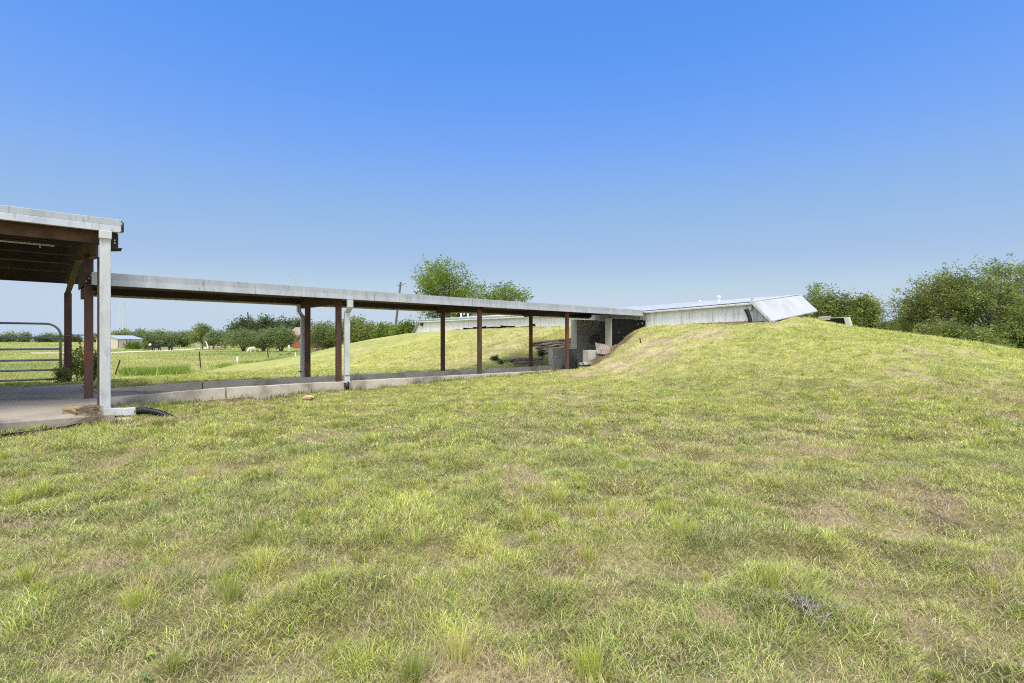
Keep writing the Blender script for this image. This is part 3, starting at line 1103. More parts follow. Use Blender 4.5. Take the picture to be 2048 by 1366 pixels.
# eave trim
mb = MB()
seg = [8.6, 11, 13.4, 17, 20, 26, 32.0]
for a, b in zip(seg[:-1], seg[1:]):
    za, zb = float(eave(a)), float(eave(b))
    mb.prism([W(20.34, a, za - .10), W(20.56, a, za - .10), W(20.56, a, za), W(20.40, a, za), W(20.34, a, za - .05)],
             [W(20.34, b, zb - .10), W(20.56, b, zb - .10), W(20.56, b, zb), W(20.40, b, zb), W(20.34, b, zb - .05)])
mb.build('eave_trim', M['white_metal'], bk)
# roof: two slopes, ribs running up the slope
mb = MB()
vv = list(np.arange(8.6, 32.01, .3))
for a, b in zip(vv[:-1], vv[1:]):
    za, zb = float(eave(a)), float(eave(b))
    ra, rb = 3.40 - .012 * (a - 8.6), 3.40 - .012 * (b - 8.6)
    for (v0, v1, lift) in ((a, a + .05, .007), (a + .05, b, 0)):
        mb.prism([W(20.36, v0, za + .005), W(20.36, v1, za + .005), W(20.36, v1, za + .012 + lift), W(20.36, v0, za + .012 + lift)],
                 [W(25, v0, ra), W(25, v1, ra), W(25, v1, ra + .012 + lift), W(25, v0, ra + .012 + lift)])
    mb.prism([W(25.002, a, 1.9), W(25.002, b, 1.9), W(25.002, b, rb), W(25.002, a, ra)],
             [W(25.06, a, 1.9), W(25.06, b, 1.9), W(25.06, b, rb), W(25.06, a, ra)])
mb.build('roof', M['roof_sheet'], bk)
# sloping corrugated end sheet
mb = MB()
nn = 96
for i in range(nn):
    a, b = i / nn, (i + 1) / nn
    P = []
    for t in (a, b):
        h = .022 * (1 if (i % 2 == 0) == (t == a) else 0)
        P.append((20.24 + 4.86 * t, 2.90 + .53 * t + h, 2.10 + .56 * t + h))
    (u0, t0, b0), (u1, t1, b1) = P
    mb.prism([W(u0, 8.66, t0), W(u1, 8.66, t1), W(u1, 8.66, t1 - .03), W(u0, 8.66, t0 - .03)],
             [W(u0, 7.93, b0), W(u1, 7.93, b1), W(u1, 7.93, b1 - .03), W(u0, 7.93, b0 - .03)])
es = mb.build('end_sheet', M['end_sheet'], bk)
es['label'] = 'sloping corrugated end sheet leaning down to the grass'
mb = MB()
mb.prism([W(20.19, 8.70, 2.925), W(20.26, 8.70, 2.925), W(20.26, 8.70, 2.82), W(20.19, 8.70, 2.82)],
         [W(20.19, 7.92, 2.13), W(20.26, 7.92, 2.13), W(20.26, 7.92, 2.02), W(20.19, 7.92, 2.02)])
mb.ubox(20.32, 20.40, 8.66, 8.72, 2.86, 3.0)
mb.build('end_trim', M['white_metal'], bk)
tri = ribbed(7.98, 8.615, 20.5, lambda v: 1.85, lambda v: 2.06 + (v - 7.98) * 1.1, .3)
tri.build('gable_cheek', M['facade'], bk)
mb = MB()
mb.ubox(20.47, 20.53, 8.55, 8.70, 1.9, 2.76)
mb.build('corner_trim', M['white_metal'], bk)
mb = MB()
mb.ubox(20.46, 20.53, 13.40, 13.47, 1.9, 2.62)
mb.build('corner_trim', M['white_metal'], bk)
# left end
mb = MB()
mb.prism([W(20.3, 31.95, 2.80), W(25, 31.95, 3.15), W(25, 31.95, 3.12), W(20.3, 31.95, 2.77)],
         [W(20.3, 32.75, 1.95), W(25, 32.75, 2.2), W(25, 32.75, 2.17), W(20.3, 32.75, 1.92)])
mb.build('end_sheet', M['roof_sheet'], bk)
mb = MB()
mb.prism([W(20.48, 32.0, 1.9), W(20.48, 32.0, 2.7), W(20.48, 32.7, 1.9)], [W(20.53, 32.0, 1.9), W(20.53, 32.0, 2.7), W(20.53, 32.7, 1.9)])
mb.build('gable_cheek', M['facade'], bk)
mb = MB()
mb.ubox(20.36, 20.46, 31.55, 31.75, 2.45, 2.66)
mb.build('vent_hood', M['dark'], bk)
# rounded roof cap over the left wing
mb = MB()
mb.tube([W(20.45, 17.2, 2.83), W(20.45, 32.0, 2.83)], .085, 10)
mb.build('roof_cap', M['white_metal'], bk, sm=True)
# entrance at the end of the walk
mb = MB()
mb.ubox(22.2, 22.35, 13.96, 16.19, -.1, 2.5)
mb.build('entrance_wall', M['concrete_wall'], bk)
mb = MB()
mb.ubox(22.12, 22.19, 14.5, 15.45, -.02, 2.05)
d_ = mb.build('door', M['rust_dark'], bk)
mb = MB()
mb.tube([W(22.11, 14.62, 1.0), W(22.06, 14.62, 1.0), W(22.06, 14.72, 1.0)], .015, 6)
mb.build('handle', M['bolt'], d_)
mb = MB()
mb.ubox(20.52, 22.3, 13.96, 16.19, 2.42, 2.5)
mb.build('entrance_ceiling', M['rust_dark'], bk)
# roof vents
mb = MB()


def vent(px, y_top, y_base, r, name='vent_pipe', cap=True):
    # stands on the roof ridge line
    k = (px - 1024) / 1060
    d = 23.6 / (k * SU + CU)
    v = (-k * CU + SU) * d
    zt = zat(y_top, d)
    zb = zat(y_base, d) - .25
    mb = MB()
    mb.tube([W(23.6, v, zb), W(23.6, v, zt - .12)], r, 12)
    if cap:
        mb.tube([W(23.6, v, zt - .12), W(23.6, v, zt - .08), W(23.6, v, zt - .05), W(23.6, v, zt)], [r * 1.5, r * 1.6, r * 1.4, r * .7], 14)
    return mb.build(name, M['plastic_white'], bk, sm=True)


vent(1438, 591, 600, .06)['label'] = 'white capped roof vent on the right wing'
vent(1400, 600, 604, .04)['label'] = 'lower white roof vent left of the capped one'
k = (922 - 1024) / 1060
d = 21.5 / (k * SU + CU)
v = (-k * CU + SU) * d
mb = MB()
mb.tube([W(21.5, v, 2.6), W(21.5, v, zat(625, d))], .055, 10)
mb.build('vent_pipe', M['plastic_white'], bk, sm=True)['label'] = 'short straight white pipe on the left wing'
vc = v - .55
mb = MB()
r0 = .2
zc = zat(629, d) + .0
arc = [W(21.5, vc - r0, 2.6)] + [W(21.5, vc + r0 * math.cos(math.pi - a) * -1 * -1, zc + r0 * math.sin(a)) for a in np.linspace(0, math.pi * 1.05, 12)]
arc[0] = (*arc[1][:2], 2.6)
mb.tube(arc, .06, 10)
mb.build('vent_pipe', M['plastic_white'], bk, sm=True)['label'] = 'white gooseneck pipe curled over on the left wing'
mb = MB()
mb.ubox(20.38, 20.47, 8.72, 8.86, 2.54, 2.74)
eb = mb.build('meter_box', M['grey_box'], bk)
bevel(eb, .01)
# tilted black pipe standing in front of the right wing
mb = MB()
k = (1500 - 1024) / 1060
a = W(20.25, 8.92, 2.12)
mb.tube([W(20.22, 8.68, 1.95), W(20.2, 8.73, 2.28), W(20.15, 8.82, 2.54)], [.07, .072, .075], 14)
mb.tube([W(20.15, 8.815, 2.535), W(20.145, 8.83, 2.58)], [.085, .085], 14)
o = mb.build('black_pipe', M['black_plastic'], sm=False)
tag(o, 'tilted black plastic pipe sticking up against the white wall near the sloping end sheet', 'pipe')

# ------------------------------------------------------------------ concrete wing walls
def slabwall(u0, u1, v0, v1, z1, label, name='retaining_wall', z0=-.25, z1b=None):
    mb = MB()
    zb = z1 if z1b is None else z1b
    mb.prism([W(u0, v0, z0), W(u0, v1, z0), W(u0, v1, z1), W(u0, v0, z1)][::-1],
             [W(u1, v0, z0), W(u1, v1, z0), W(u1, v1, zb), W(u1, v0, zb)][::-1])
    o = mb.build(name, M['concrete_wall'])
    tag(o, label, 'retaining wall', 'concrete wing walls at the entrance')
    bevel(o, .015)
    return o


lw = slabwall(18.95, 22.19, 16.2, 16.56, 2.38, 'tall concrete wing wall with a big dark stain on its face, pasture side of the entrance')
rw = slabwall(18.15, 20.45, 13.6, 13.95, 2.34, 'tall concrete wing wall coated with black tar on its lawn side')
mb = MB()
mb.ubox(18.165, 20.44, 13.592, 13.5995, .5, 2.325)
o = mb.build('tar_coat', M['tar'], rw)
o['label'] = 'peeling black tar coating'
slabwall(17.3, 18.94, 16.2, 16.46, 1.02, 'waist high board marked concrete wall left of the stained tall wall')
slabwall(16.6, 18.14, 13.62, 13.88, 1.0, 'waist high concrete wall half buried in soil below the tarred wall')

# stain on left wall: soot patch of its own shape, 3 mm proud
m, nt, b = nodes('soot_stain')
tc = nt.nodes.new('ShaderNodeTexCoord')
sub = nt.nodes.new('ShaderNodeVectorMath')
sub.operation = 'SUBTRACT'
cx = W(20.15, 16.2, 1.55)
sub.inputs[1].default_value = cx
nt.links.new(tc.outputs['Object'], sub.inputs[0])
mp = nt.nodes.new('ShaderNodeMapping')
mp.inputs['Scale'].default_value = (.75, .75, .8)
nt.links.new(sub.outputs[0], mp.inputs['Vector'])
nz = nt.nodes.new('ShaderNodeTexNoise')
nz.inputs['Scale'].default_value = 1.6
nz.inputs['Detail'].default_value = 7
nt.links.new(tc.outputs['Object'], nz.inputs['Vector'])
ln = nt.nodes.new('ShaderNodeVectorMath')
ln.operation = 'LENGTH'
nt.links.new(mp.outputs[0], ln.inputs[0])
ad = nt.nodes.new('ShaderNodeMath')
ad.operation = 'MULTIPLY_ADD'
ad.inputs[1].default_value = 1.5
nt.links.new(nz.outputs['Fac'], ad.inputs[0])
nt.links.new(ln.outputs['Value'], ad.inputs[2])
rp_ = nt.nodes.new('ShaderNodeValToRGB')
rp_.color_ramp.elements[0].position = .95
rp_.color_ramp.elements[1].position = 1.75
rp_.color_ramp.elements[0].color = (.30, .285, .25, 1)
rp_.color_ramp.elements[1].color = (.64, .61, .535, 1)
nt.links.new(ad.outputs[0], rp_.inputs['Fac'])
nt.links.new(rp_.outputs['Color'], b.inputs['Base Color'])
b.inputs['Roughness'].default_value = .9
mb = MB()
mb.ubox(19.0, 22.1, 16.194, 16.1985, .02, 2.36)
mb.build('stained_face', m, lw)

# ------------------------------------------------------------------ timber retaining walls
def timber_wall(u0, u1, v, zb0, zb1, n, th, label, dv=0.0):
    r = empty('timber_wall', W((u0 + u1) / 2, v, zb0))
    tag(r, label, 'timber wall', 'timber retaining walls on the mound')
    for k in range(n):
        mb = MB()
        ns = 12
        ring = []
        ph = random.random() * 6
        for i in range(ns + 1):
            t = i / ns
            u = u0 + (u1 - u0) * t + (random.uniform(-.12, .12) if i in (0, ns) else 0)
            z = zb0 + (zb1 - zb0) * t + k * th + .008 * math.sin(ph + i * 1.1)
            vv = v + .02 * math.sin(ph * 2 + i * .7) + k * dv
            a = th * .5
            ring.append([W(u, vv - a * .82, z + .012), W(u, vv - a, z + th * .3), W(u, vv - a * .95, z + th * .75), W(u, vv - a * .7, z + th - .008),
                         W(u, vv + a, z + th - .008), W(u, vv + a, z + .012)])
        vs = [p for g_ in ring for p in g_]
        fs = []
        for i in range(ns):
            for q in range(6):
                fs.append((i * 6 + q, i * 6 + 6 + q, i * 6 + 6 + (q + 1) % 6, i * 6 + (q + 1) % 6))
        fs.append((0, 1, 2, 3, 4, 5))
        e = ns * 6
        fs.append((e + 5, e + 4, e + 3, e + 2, e + 1, e))
        mb.add(vs, fs)
        mb.build('timber', M['timber'], r)
    return r


timber_wall(14.97, 17.26, 16.64, .12, .16, 4, .128, 'lower grey timber wall of stacked ties just behind the far curb')
timber_wall(17.22, 19.9, 17.38, .62, .80, 6, .125, 'upper weathered timber wall meeting the stained concrete wall')

# ------------------------------------------------------------------ debris and small things round the walk
def rock(name, label, cat, c, r, mat, seed, flat=.6, group=None):
    rnd = np.random.RandomState(seed)
    n1, n2 = 9, 14
    vs, fs = [], []
    for i in range(n1 + 1):
        th = math.pi * i / n1
        for j in range(n2):
            ph = 2 * math.pi * j / n2
            q = 1 + .22 * math.sin(3 * ph + seed) * math.sin(th) + .15 * rnd.randn() * math.sin(th) ** 2
            x = math.copysign(abs(math.sin(th) * math.cos(ph)) ** .75, math.cos(ph)) * r[0] * q
            y = math.copysign(abs(math.sin(th) * math.sin(ph)) ** .75, math.sin(ph)) * r[1] * q
            z = math.copysign(abs(math.cos(th)) ** .7, math.cos(th)) * r[2]
            vs.append((c[0] + x, c[1] + y, c[2] + z * (1 + .08 * rnd.randn())))
    for i in range(n1):
        for j in range(n2):
            fs.append((i * n2 + j, i * n2 + n2 + j, i * n2 + n2 + (j + 1) % n2, i * n2 + (j + 1) % n2))
    mb = MB()
    mb.add(vs, fs)
    o = mb.build(name, mat)
    tag(o, label, cat, group)
    return o


rock('limestone_rock', 'tan flat rock on the slab edge beside the dead branches', 'rock', W(.62, 11.95, .15), (.15, .13, .085), M['rock'], 3)
c = at(617, 12.6)
rock('pale_stone', 'small pale orange stone lying in the lawn before the curb', 'stone', (c[0], c[1], gzf(*c) + .03), (.11, .07, .05), M['pale_stone'], 5)
c = at(856, 15.6)
rock('white_pebble', 'tiny white pebble in the lawn near the long curb', 'pebble', (c[0], c[1], gzf(*c) + .02), (.035, .03, .03), M['plastic_white'], 8)
c = W(16.25, 13.45)
rock('concrete_rubble', 'jagged lump of broken concrete at the end of the long curb', 'rubble', (c[0], c[1], gzf(*c[:2]) + .05), (.24, .14, .075), M['rubble'], 12)
# corrugated broken sheet leaning on the slope
mb = MB()
c0 = Vector(W(17.45, 13.42, 0))
base_z = gzf(c0.x, c0.y)
O = Vector((at(1194, 21.5)[0], 21.5, zat(707, 21.5)))
ex = Vector((.74, .16, -.07))
ey = Vector((-.02, .34, .44))
nrm = ex.cross(ey).normalized()
nn = 40
vs, fs = [], []
for i in range(nn + 1):
    t = i / nn
    h = .03 * math.sin(t * 2 * math.pi * 6.5)
    for (s, th) in ((0, 0), (1, 0), (1, -.035), (0, -.035)):
        vs.append(tuple(O + ex * t * (.84 if s == 0 else .78) + ey * s * (1.0 - .12 * t) + nrm * (h + th)))
for i in range(nn):
    for q in range(4):
        fs.append((i * 4 + q, i * 4 + 4 + q, i * 4 + 4 + (q + 1) % 4, i * 4 + (q + 1) % 4))
fs.append((0, 1, 2, 3))
fs.append((nn * 4 + 3, nn * 4 + 2, nn * 4 + 1, nn * 4))
mb.add(vs, fs)
o = mb.build('corrugated_sheet', surf('old_corrugated', (.26, .21, .165), (.46, .40, .34), 5, .85, 0, .4, (1, 1, 1), (.12, .09, .07), 4, (.52, .68)))
tag(o, 'broken piece of weathered corrugated sheet leaning on soil below the tarred wall', 'sheet')
# black stake on the slope
c = at(1281, 21.0)
zz = gzf(*c)
mb = MB()
mb.tube([(c[0] + .03, c[1], zz - .1), (c[0] - .03, c[1], zz + .22)], .022, 6)
o = mb.build('black_stake', M['black_plastic'])
tag(o, 'short black stake stuck in the slope right of the tarred wall', 'stake')
# black edging strip and dead branches by the slab
mb = MB()
pth = [W(-.9, 10.85), W(-.35, 10.95), W(.05, 11.05), W(.38, 11.22), W(.62, 11.3)]
prev = None
A, B_ = [], []
for i, p in enumerate(pth):
    z = gzf(p[0], p[1])
    A.append((p[0], p[1], z + .02))
    B_.append((p[0] + .03, p[1] + .05, z + .07 + .02 * math.sin(i * 2.)))
vs = A + B_ + [(p[0] + .01, p[1] + .015, p[2]) for p in A] + [(p[0] + .01, p[1] + .015, p[2]) for p in B_]
n = len(A)
fs = []
for i in range(n - 1):
    fs += [(i, i + 1, n + i + 1, n + i), (2 * n + i + 1, 2 * n + i, 3 * n + i, 3 * n + i + 1), (n + i, n + i + 1, 3 * n + i + 1, 3 * n + i), (i + 1, i, 2 * n + i, 2 * n + i + 1)]
mb.add(vs, fs)
o = mb.build('edging_strip', M['black_plastic'])
tag(o, 'strip of black plastic edging lying in dry leaves before the slab', 'edging strip')
mb = MB()
rr = random.Random(5)
for i in range(90):
    t = rr.random()
    uu = .99 - .16 * rr.random() ** 1.5
    vv = 12.05 - .75 * rr.random()
    z0 = max(.1 if vv > 11.6 else -.05, 0) + .12 * rr.random() * (1 - abs(uu - .85))
    a = Vector(W(uu, vv, z0 + .02))
    an = math.radians(rr.gauss(205, 28))
    ln_ = rr.uniform(.12, .42)
    b_ = a + Vector((math.cos(an) * ln_, math.sin(an) * ln_, -rr.uniform(.05, .22)))
    g = max(gzf(b_.x, b_.y), -.2)
    ub, vb = uv(b_.x, b_.y)
    if vb > 11.6 and ub < 1.15:
        g = .13
    b_.z = max(b_.z, g + .01)
    m_ = (a + b_) / 2 + Vector((rr.uniform(-.03, .03), rr.uniform(-.03, .03), rr.uniform(0, .05)))
    mb.tube([a, m_, b_], [.006, .005, .0025], 4)
o = mb.build('dead_branches', surf('dry_twig', (.13, .085, .05), (.30, .22, .14), 9, .9, 0, 0))
tag(o, 'heap of dry dead twigs at the foot of the tall white downspout', 'branches')

# dry driftwood-grey stalk bundle in the foreground
mb = MB()
c = at(1622, 2.55)
for i in range(38):
    a = Vector((c[0] + rr.gauss(0, .05), c[1] + rr.gauss(0, .05), 0))
    a.z = gzf(a.x, a.y) + .02 + .03 * rr.random()
    an = math.radians(rr.gauss(55, 30))
    ln_ = rr.uniform(.08, .22)
    b_ = a + Vector((math.cos(an) * ln_, math.sin(an) * ln_, 0))
    b_.z = gzf(b_.x, b_.y) + .012 + .03 * rr.random()
    mb.tube([a, (a + b_) / 2 + Vector((0, 0, .012)), b_], [.0022, .002, .001], 4)
o = mb.build('dead_grass_clump', surf('grey_straw', (.20, .17, .145), (.36, .31, .26), 20, .9, 0, 0))
tag(o, 'matted clump of grey dead grass in the lawn at the lower right', 'dead grass')

# ------------------------------------------------------------------ gate and fences
gt = empty('farm_gate', W(-1.6, 21.4, .15))
tag(gt, 'grey six bar tubular farm gate behind the carport slab', 'gate')
u_end, vg = .62, 21.35
kx = (121 - 1024) / 1060
dg = vg / (SU - kx * CU)
u_end = (kx * SU + CU) * dg
ztop = zat(648, dg)
zbot = zat(757.5, dg)
arc = [W(-3.6, vg, ztop)]
R = .34
for a in np.linspace(0, math.pi / 2, 8):
    arc.append(W(u_end - R + R * math.sin(a), vg, ztop - R + R * math.cos(a)))
arc.append(W(u_end, vg, zbot))
mb = MB()
mb.tube(arc, .032, 10)
mb.build('frame', M['gate_tube'], gt, sm=True)
for yy in (675.5, 698, 719.5, 739, 757.5):
    z = zat(yy, dg)
    mb = MB()
    mb.tube([W(-3.6, vg, z), W(u_end - .015, vg, z)], .03, 10)
    mb.build('bar', M['gate_tube'], gt, sm=True)
mb = MB()
mb.tube([W(u_end - .12, vg - .03, zat(672, dg)), W(u_end + .1, vg - .02, zat(672, dg)), W(u_end + .3, vg, zat(669, dg)), W(.98, vg, zat(669, dg))], .014, 6)
mb.build('latch_chain', M['wire'], gt)

# leaning post with yellow insulators
ps = empty('leaning_fence_post', (*at(168, 18.5), .1))
tag(ps, 'leaning rusty fence post with three yellow insulators between the carport posts', 'fence post')
dd = 18.5
a = Vector((*at(157, dd), zat(671, dd)))
b_ = Vector((*at(170, dd), zat(752, dd)))
mb = MB()
mb.tube([b_, a], .032, 6)
mb.build('post', M['rust_stake'], ps)
for yy in (691, 698.5, 705, 719):
    t = (yy - 671) / (752 - 671)
    c = a.lerp(b_, t)
    mb = MB()
    mb.tube([c + Vector((-.035, -.05, 0)), c + Vector((.075, -.055, .005))], .026, 8)
    mb.build('insulator', M['yellow'], ps)
mb = MB()
for (ya, yb) in ((669.5, 670),):
    mb.tube([(*at(141, 17.2), zat(670, 17.2)), (*at(171, 18), zat(670, 18))], .02, 6)
o = mb.build('fence_rail', M['wire'])
tag(o, 'thin grey rail between the far carport post and the leaning post', 'rail')

FP = 'thin steel fence posts along the ditch'
for (x0, y0, x1, y1, d_, lab) in (
        (240, 720, 225, 752, 23.5, 'thin fence post leaning to the right, just beside the white downspout'),
        (398.5, 703, 402, 734.5, 35, 'upright thin dark fence post on the ditch in the middle of the pasture view'),
        (534.5, 697, 537, 714, 56, 'short thin fence post in the ditch growth below the round trees'),
        (633.5, 688, 634, 706, 62, 'thin fence post seen between the two canopy posts')):
    mb = MB()
    a = Vector((*at(x1, d_), zat(y1, d_) - .3))
    b_ = Vector((*at(x0, d_), zat(y0, d_)))
    mb.tube([a, b_], .03 if d_ < 30 else .045 if d_ < 40 else .06, 6)
    o = mb.build('fence_post', M['rust_stake'])
    tag(o, lab, 'fence post', FP)
for (px, y0, y1, d_, lab) in ((475, 713, 722, 46, 'small white marker stake in the pasture right of the upright fence post'),
                              (591, 705, 712, 60, 'small white marker stake just left of the far canopy post')):
    c = at(px, d_)
    z0 = gzf(*c)
    mb = MB()
    mb.box(c[0] - .07, c[0] + .07, c[1] - .03, c[1] + .03, z0 - .05, zat(y0, d_))
    o = mb.build('marker_stake', M['plastic_white'])
    tag(o, lab, 'stake', 'white marker stakes in the pasture')

# old plank fence and white post by the far track
pf = empty('plank_fence', (*at(410, 118), -.4))
tag(pf, 'broken grey plank fence at the far end of the dirt road', 'fence')
for px in (393, 401, 418, 436, 447):
    c = at(px, 118)
    z = gzf(*c)
    mb = MB()
    mb.box(c[0] - .07, c[0] + .07, c[1] - .06, c[1] + .06, z - .1, z + 1.15)
    mb.build('fence_picket', M['grey_board'], pf)
for zz in (.5, 1.0):
    for (p, q) in ((393, 401), (418, 436), (436, 447)):
        a, b_ = at(p, 118), at(q, 118)
        za, zb = gzf(*a) + zz, gzf(*b_) + zz
        mb = MB()
        mb.prism([(a[0], a[1] - .14, za), (a[0], a[1] - .11, za), (a[0], a[1] - .11, za + .14), (a[0], a[1] - .14, za + .14)],
                 [(b_[0], b_[1] - .14, zb), (b_[0], b_[1] - .11, zb), (b_[0], b_[1] - .11, zb + .14), (b_[0], b_[1] - .14, zb + .14)])
        mb.build('rail', M['grey_board'], pf)
mb = MB()
mb.tube([(*at(416, 114), zat(694, 114)), (*at(411.5, 114), zat(683, 114))], .11, 8)
o = mb.build('white_post', M['plastic_white'])
tag(o, 'thick white leaning post at the end of the dirt road', 'post')
c = at(578, 92)
mb = MB()
mb.box(c[0] - .05, c[0] + .05, c[1], c[1] + .08, gzf(*c) - .1, zat(694, 92))
mb.box(c[0] - .16, c[0] + .16, c[1] - .05, c[1], zat(695, 92), zat(691, 92))
o = mb.build('small_sign', M['plastic_white'])
tag(o, 'small blank white sign on a stick before the brick house', 'sign')


# ------------------------------------------------------------------ right end of the mound
mb = MB()


def ue(px, u):
    k = (px - 1024) / 1060
    d = u / (k * SU + CU)
    return (-k * CU + SU) * d, d


v0, d0 = ue(1655, 26.5)
v1, d1 = ue(1688, 26.5)
zt = zat(635, d0)
mb.ubox(26.5, 26.75, v1, v0, 1.0, zt)
wl = mb.build('retaining_wall', M['concrete_wall'])
tag(wl, 'low tar blackened concrete wall end poking above the mound crest at the right', 'retaining wall')
mb = MB()
mb.ubox(26.485, 26.497, v1, v0, 1.0, zt - .04)
mb.build('tar_coat', M['tar'], wl)
mb = MB()
mb.prism([W(26.4, v1 - .005, zt), W(26.8, v1 - .005, zt), W(26.8, v1 - .16, zt), W(26.4, v1 - .16, zt)],
         [W(26.4, v1 - .2, zt - .75), W(26.8, v1 - .2, zt - .75), W(26.8, v1 - .36, zt - .75), W(26.4, v1 - .36, zt - .75)])
mb.build('sloping_cap', M['concrete_wall'], wl)
BG = 'grey boards lying on the mound crest'
for (pa, pb, ya, yb, uu, lab) in ((1636, 1657, 634.5, 632.5, 25.9, 'upper grey board on the mound crest beside the tarred wall end'),
                                  (1634, 1656, 638.5, 637, 25.7, 'lower pale board on the mound crest beside the tarred wall end')):
    va, da = ue(pa, uu)
    vb, db = ue(pb, uu)
    mb = MB()
    za, zb = zat(ya, da), zat(yb, db)
    mb.prism([W(uu, va, za - .05), W(uu + .3, va, za - .05), W(uu + .3, va, za + .02), W(uu, va, za + .02)],
             [W(uu, vb, zb - .05), W(uu + .3, vb, zb - .05), W(uu + .3, vb, zb + .02), W(uu, vb, zb + .02)])
    o = mb.build('board', M['grey_board'])
    tag(o, lab, 'board', BG)
va, da = ue(1618, 25.3)
mb = MB()
mb.tube([W(25.3, va, 2.0), W(25.3, va, zat(629, da)), W(25.3, va - .12, zat(627, da))], .06, 8)
o = mb.build('vent_pipe', M['grey_board'])
tag(o, 'short grey pipe under the raised corner of the sloping end sheet', 'pipe')

# ------------------------------------------------------------------ poles, wires, towers
def pole(px0, y0, px1, y1, d, r, mat, label, extra=None):
    p = empty('utility_pole', (*at(px1, d), zat(y1, d)))
    tag(p, label, 'utility pole')
    mb = MB()
    a = Vector((*at(px1, d), zat(y1, d)))
    b_ = Vector((*at(px0, d), zat(y0, d)))
    dirn = (b_ - a).normalized()
    mb.tube([a - dirn * 3, a, b_], [r * 1.15, r * 1.1, r * .8], 10)
    mb.build('shaft', mat, p)
    if extra == 'bracket':
        mb = MB()
        mb.tube([b_ - dirn * .35, b_ - dirn * .25 + Vector((-.35, 0, -.05))], .03, 6)
        mb.tube([b_ - dirn * .4, b_ + Vector((.3, 0, -.25)), b_ + Vector((.5, 0, -.12))], .02, 6)
        mb.build('bracket', M['dark_pole'], p)
        for (dx, dz) in ((.42, -.1), (.52, -.35)):
            mb = MB()
            c = b_ + Vector((dx, 0, dz))
            mb.tube([c + Vector((0, 0, -.1)), c + Vector((0, 0, -.03)), c + Vector((0, 0, .08))], [.05, .09, .05], 8)
            mb.build('insulator', M['grey_box'], p)
    else:
        mb = MB()
        c = b_ - dirn * .5
        mb.tube([c + Vector((.1, -.1, -.1)), c + Vector((.1, -.1, .35))], .07, 8)
        mb.build('insulator', M['dark_pole'], p)
    return p


pole(801.5, 564, 788, 678, 52, .115, M['wood_pole'], 'leaning grey utility pole rising behind the covered walkway roof', 'bracket')
pole(495.5, 624.5, 498, 668, 128, .17, M['dark_pole'], 'thin dark utility pole in front of the dark oaks left of the house')
pole(709.5, 643, 710, 678, 95, .16, M['dark_pole'], 'dark utility pole among the trees right of the canopy downspout')
mb = MB()
w0 = Vector((*at(496, 128), zat(632, 128)))
w1 = Vector((*at(560, 125), zat(661, 125)))
mb.tube([w0.lerp(w1, t) + Vector((0, 0, -.8 * 4 * t * (1 - t) * .6)) for t in np.linspace(0, 1, 12)], .035, 5)
o = mb.build('service_wire', M['wire'])
tag(o, 'overhead wire sloping from the thin dark pole towards the house', 'wire')

tw = empty('lattice_tower', (*at(244, 420), 0))
tag(tw, 'tall pale lattice radio tower on the horizon beyond the shed', 'radio tower')
dT = 420
cx, cy = at(244, dT)
zb, zt = 0.0, zat(562, dT)
mb = MB()
legs = []
hw = lambda z: 2.6 + (.55 - 2.6) * (z - zb) / (zt - zb)
zs = np.linspace(zb, zt, 19)
for (sx, sy) in ((-1, -1), (1, -1), (1, 1), (-1, 1)):
    mb.tube([(cx + sx * hw(zb), cy + sy * hw(zb), zb - 2), (cx + sx * hw(zt), cy + sy * hw(zt), zt)], [.13, .11], 5)
mb.build('mast_leg', M['tower'], tw)
mb = MB()
for i in range(len(zs) - 1):
    a, b_ = zs[i], zs[i + 1]
    for (p, q) in (((-1, -1), (1, -1)), ((1, 1), (-1, 1)), ((1, -1), (1, 1)), ((-1, 1), (-1, -1))):
        mb.tube([(cx + p[0] * hw(a), cy + p[1] * hw(a), a), (cx + q[0] * hw(b_), cy + q[1] * hw(b_), b_)], .06, 4)
        mb.tube([(cx + q[0] * hw(a), cy + q[1] * hw(a), a), (cx + p[0] * hw(b_), cy + p[1] * hw(b_), b_)], .06, 4)
mb.build('bracing', M['tower'], tw)
tw = empty('antenna_mast', (*at(592.5, 330), 0))
tag(tw, 'thin antenna mast on the horizon above the brick house', 'antenna mast')
cx, cy = at(592.5, 330)
mb = MB()
for (sx, sy) in ((-.3, -.2), (.3, -.2), (0, .3)):
    mb.tube([(cx + sx, cy + sy, -3), (cx + sx, cy + sy, zat(560, 330))], .07, 5)
for z in np.arange(0, zat(560, 330), 1.2):
    mb.tube([(cx - .3, cy - .2, z), (cx + .3, cy - .2, z + .6)], .045, 4)
    mb.tube([(cx + .3, cy - .2, z + .6), (cx - .3, cy - .2, z + 1.2)], .045, 4)
mb.tube([(cx, cy, zat(560, 330)), (cx, cy, zat(554, 330))], .05, 5)
mb.build('mast', M['grey_box'], tw)
for (yy, n_) in ((558.5, 3), (563, 2), (621, 2)):
    z = zat(yy, 330)
    mb = MB()
    for k in range(n_):
        a = k * 2 * math.pi / n_ + .3
        c = Vector((cx + 1.1 * math.cos(a), cy + 1.1 * math.sin(a), z))
        mb.tube([c + Vector((0, 0, -.5)), c + Vector((0, 0, .6))], .22, 6)
        mb.tube([(cx, cy, z), c], .06, 4)
    mb.build('antenna', M['grey_box'], tw)


# ------------------------------------------------------------------ shed and house
def P3(o, a, b_, z):    # local axes helper
    return (o[0] + a[0] + b_[0], o[1] + a[1] + b_[1], z)


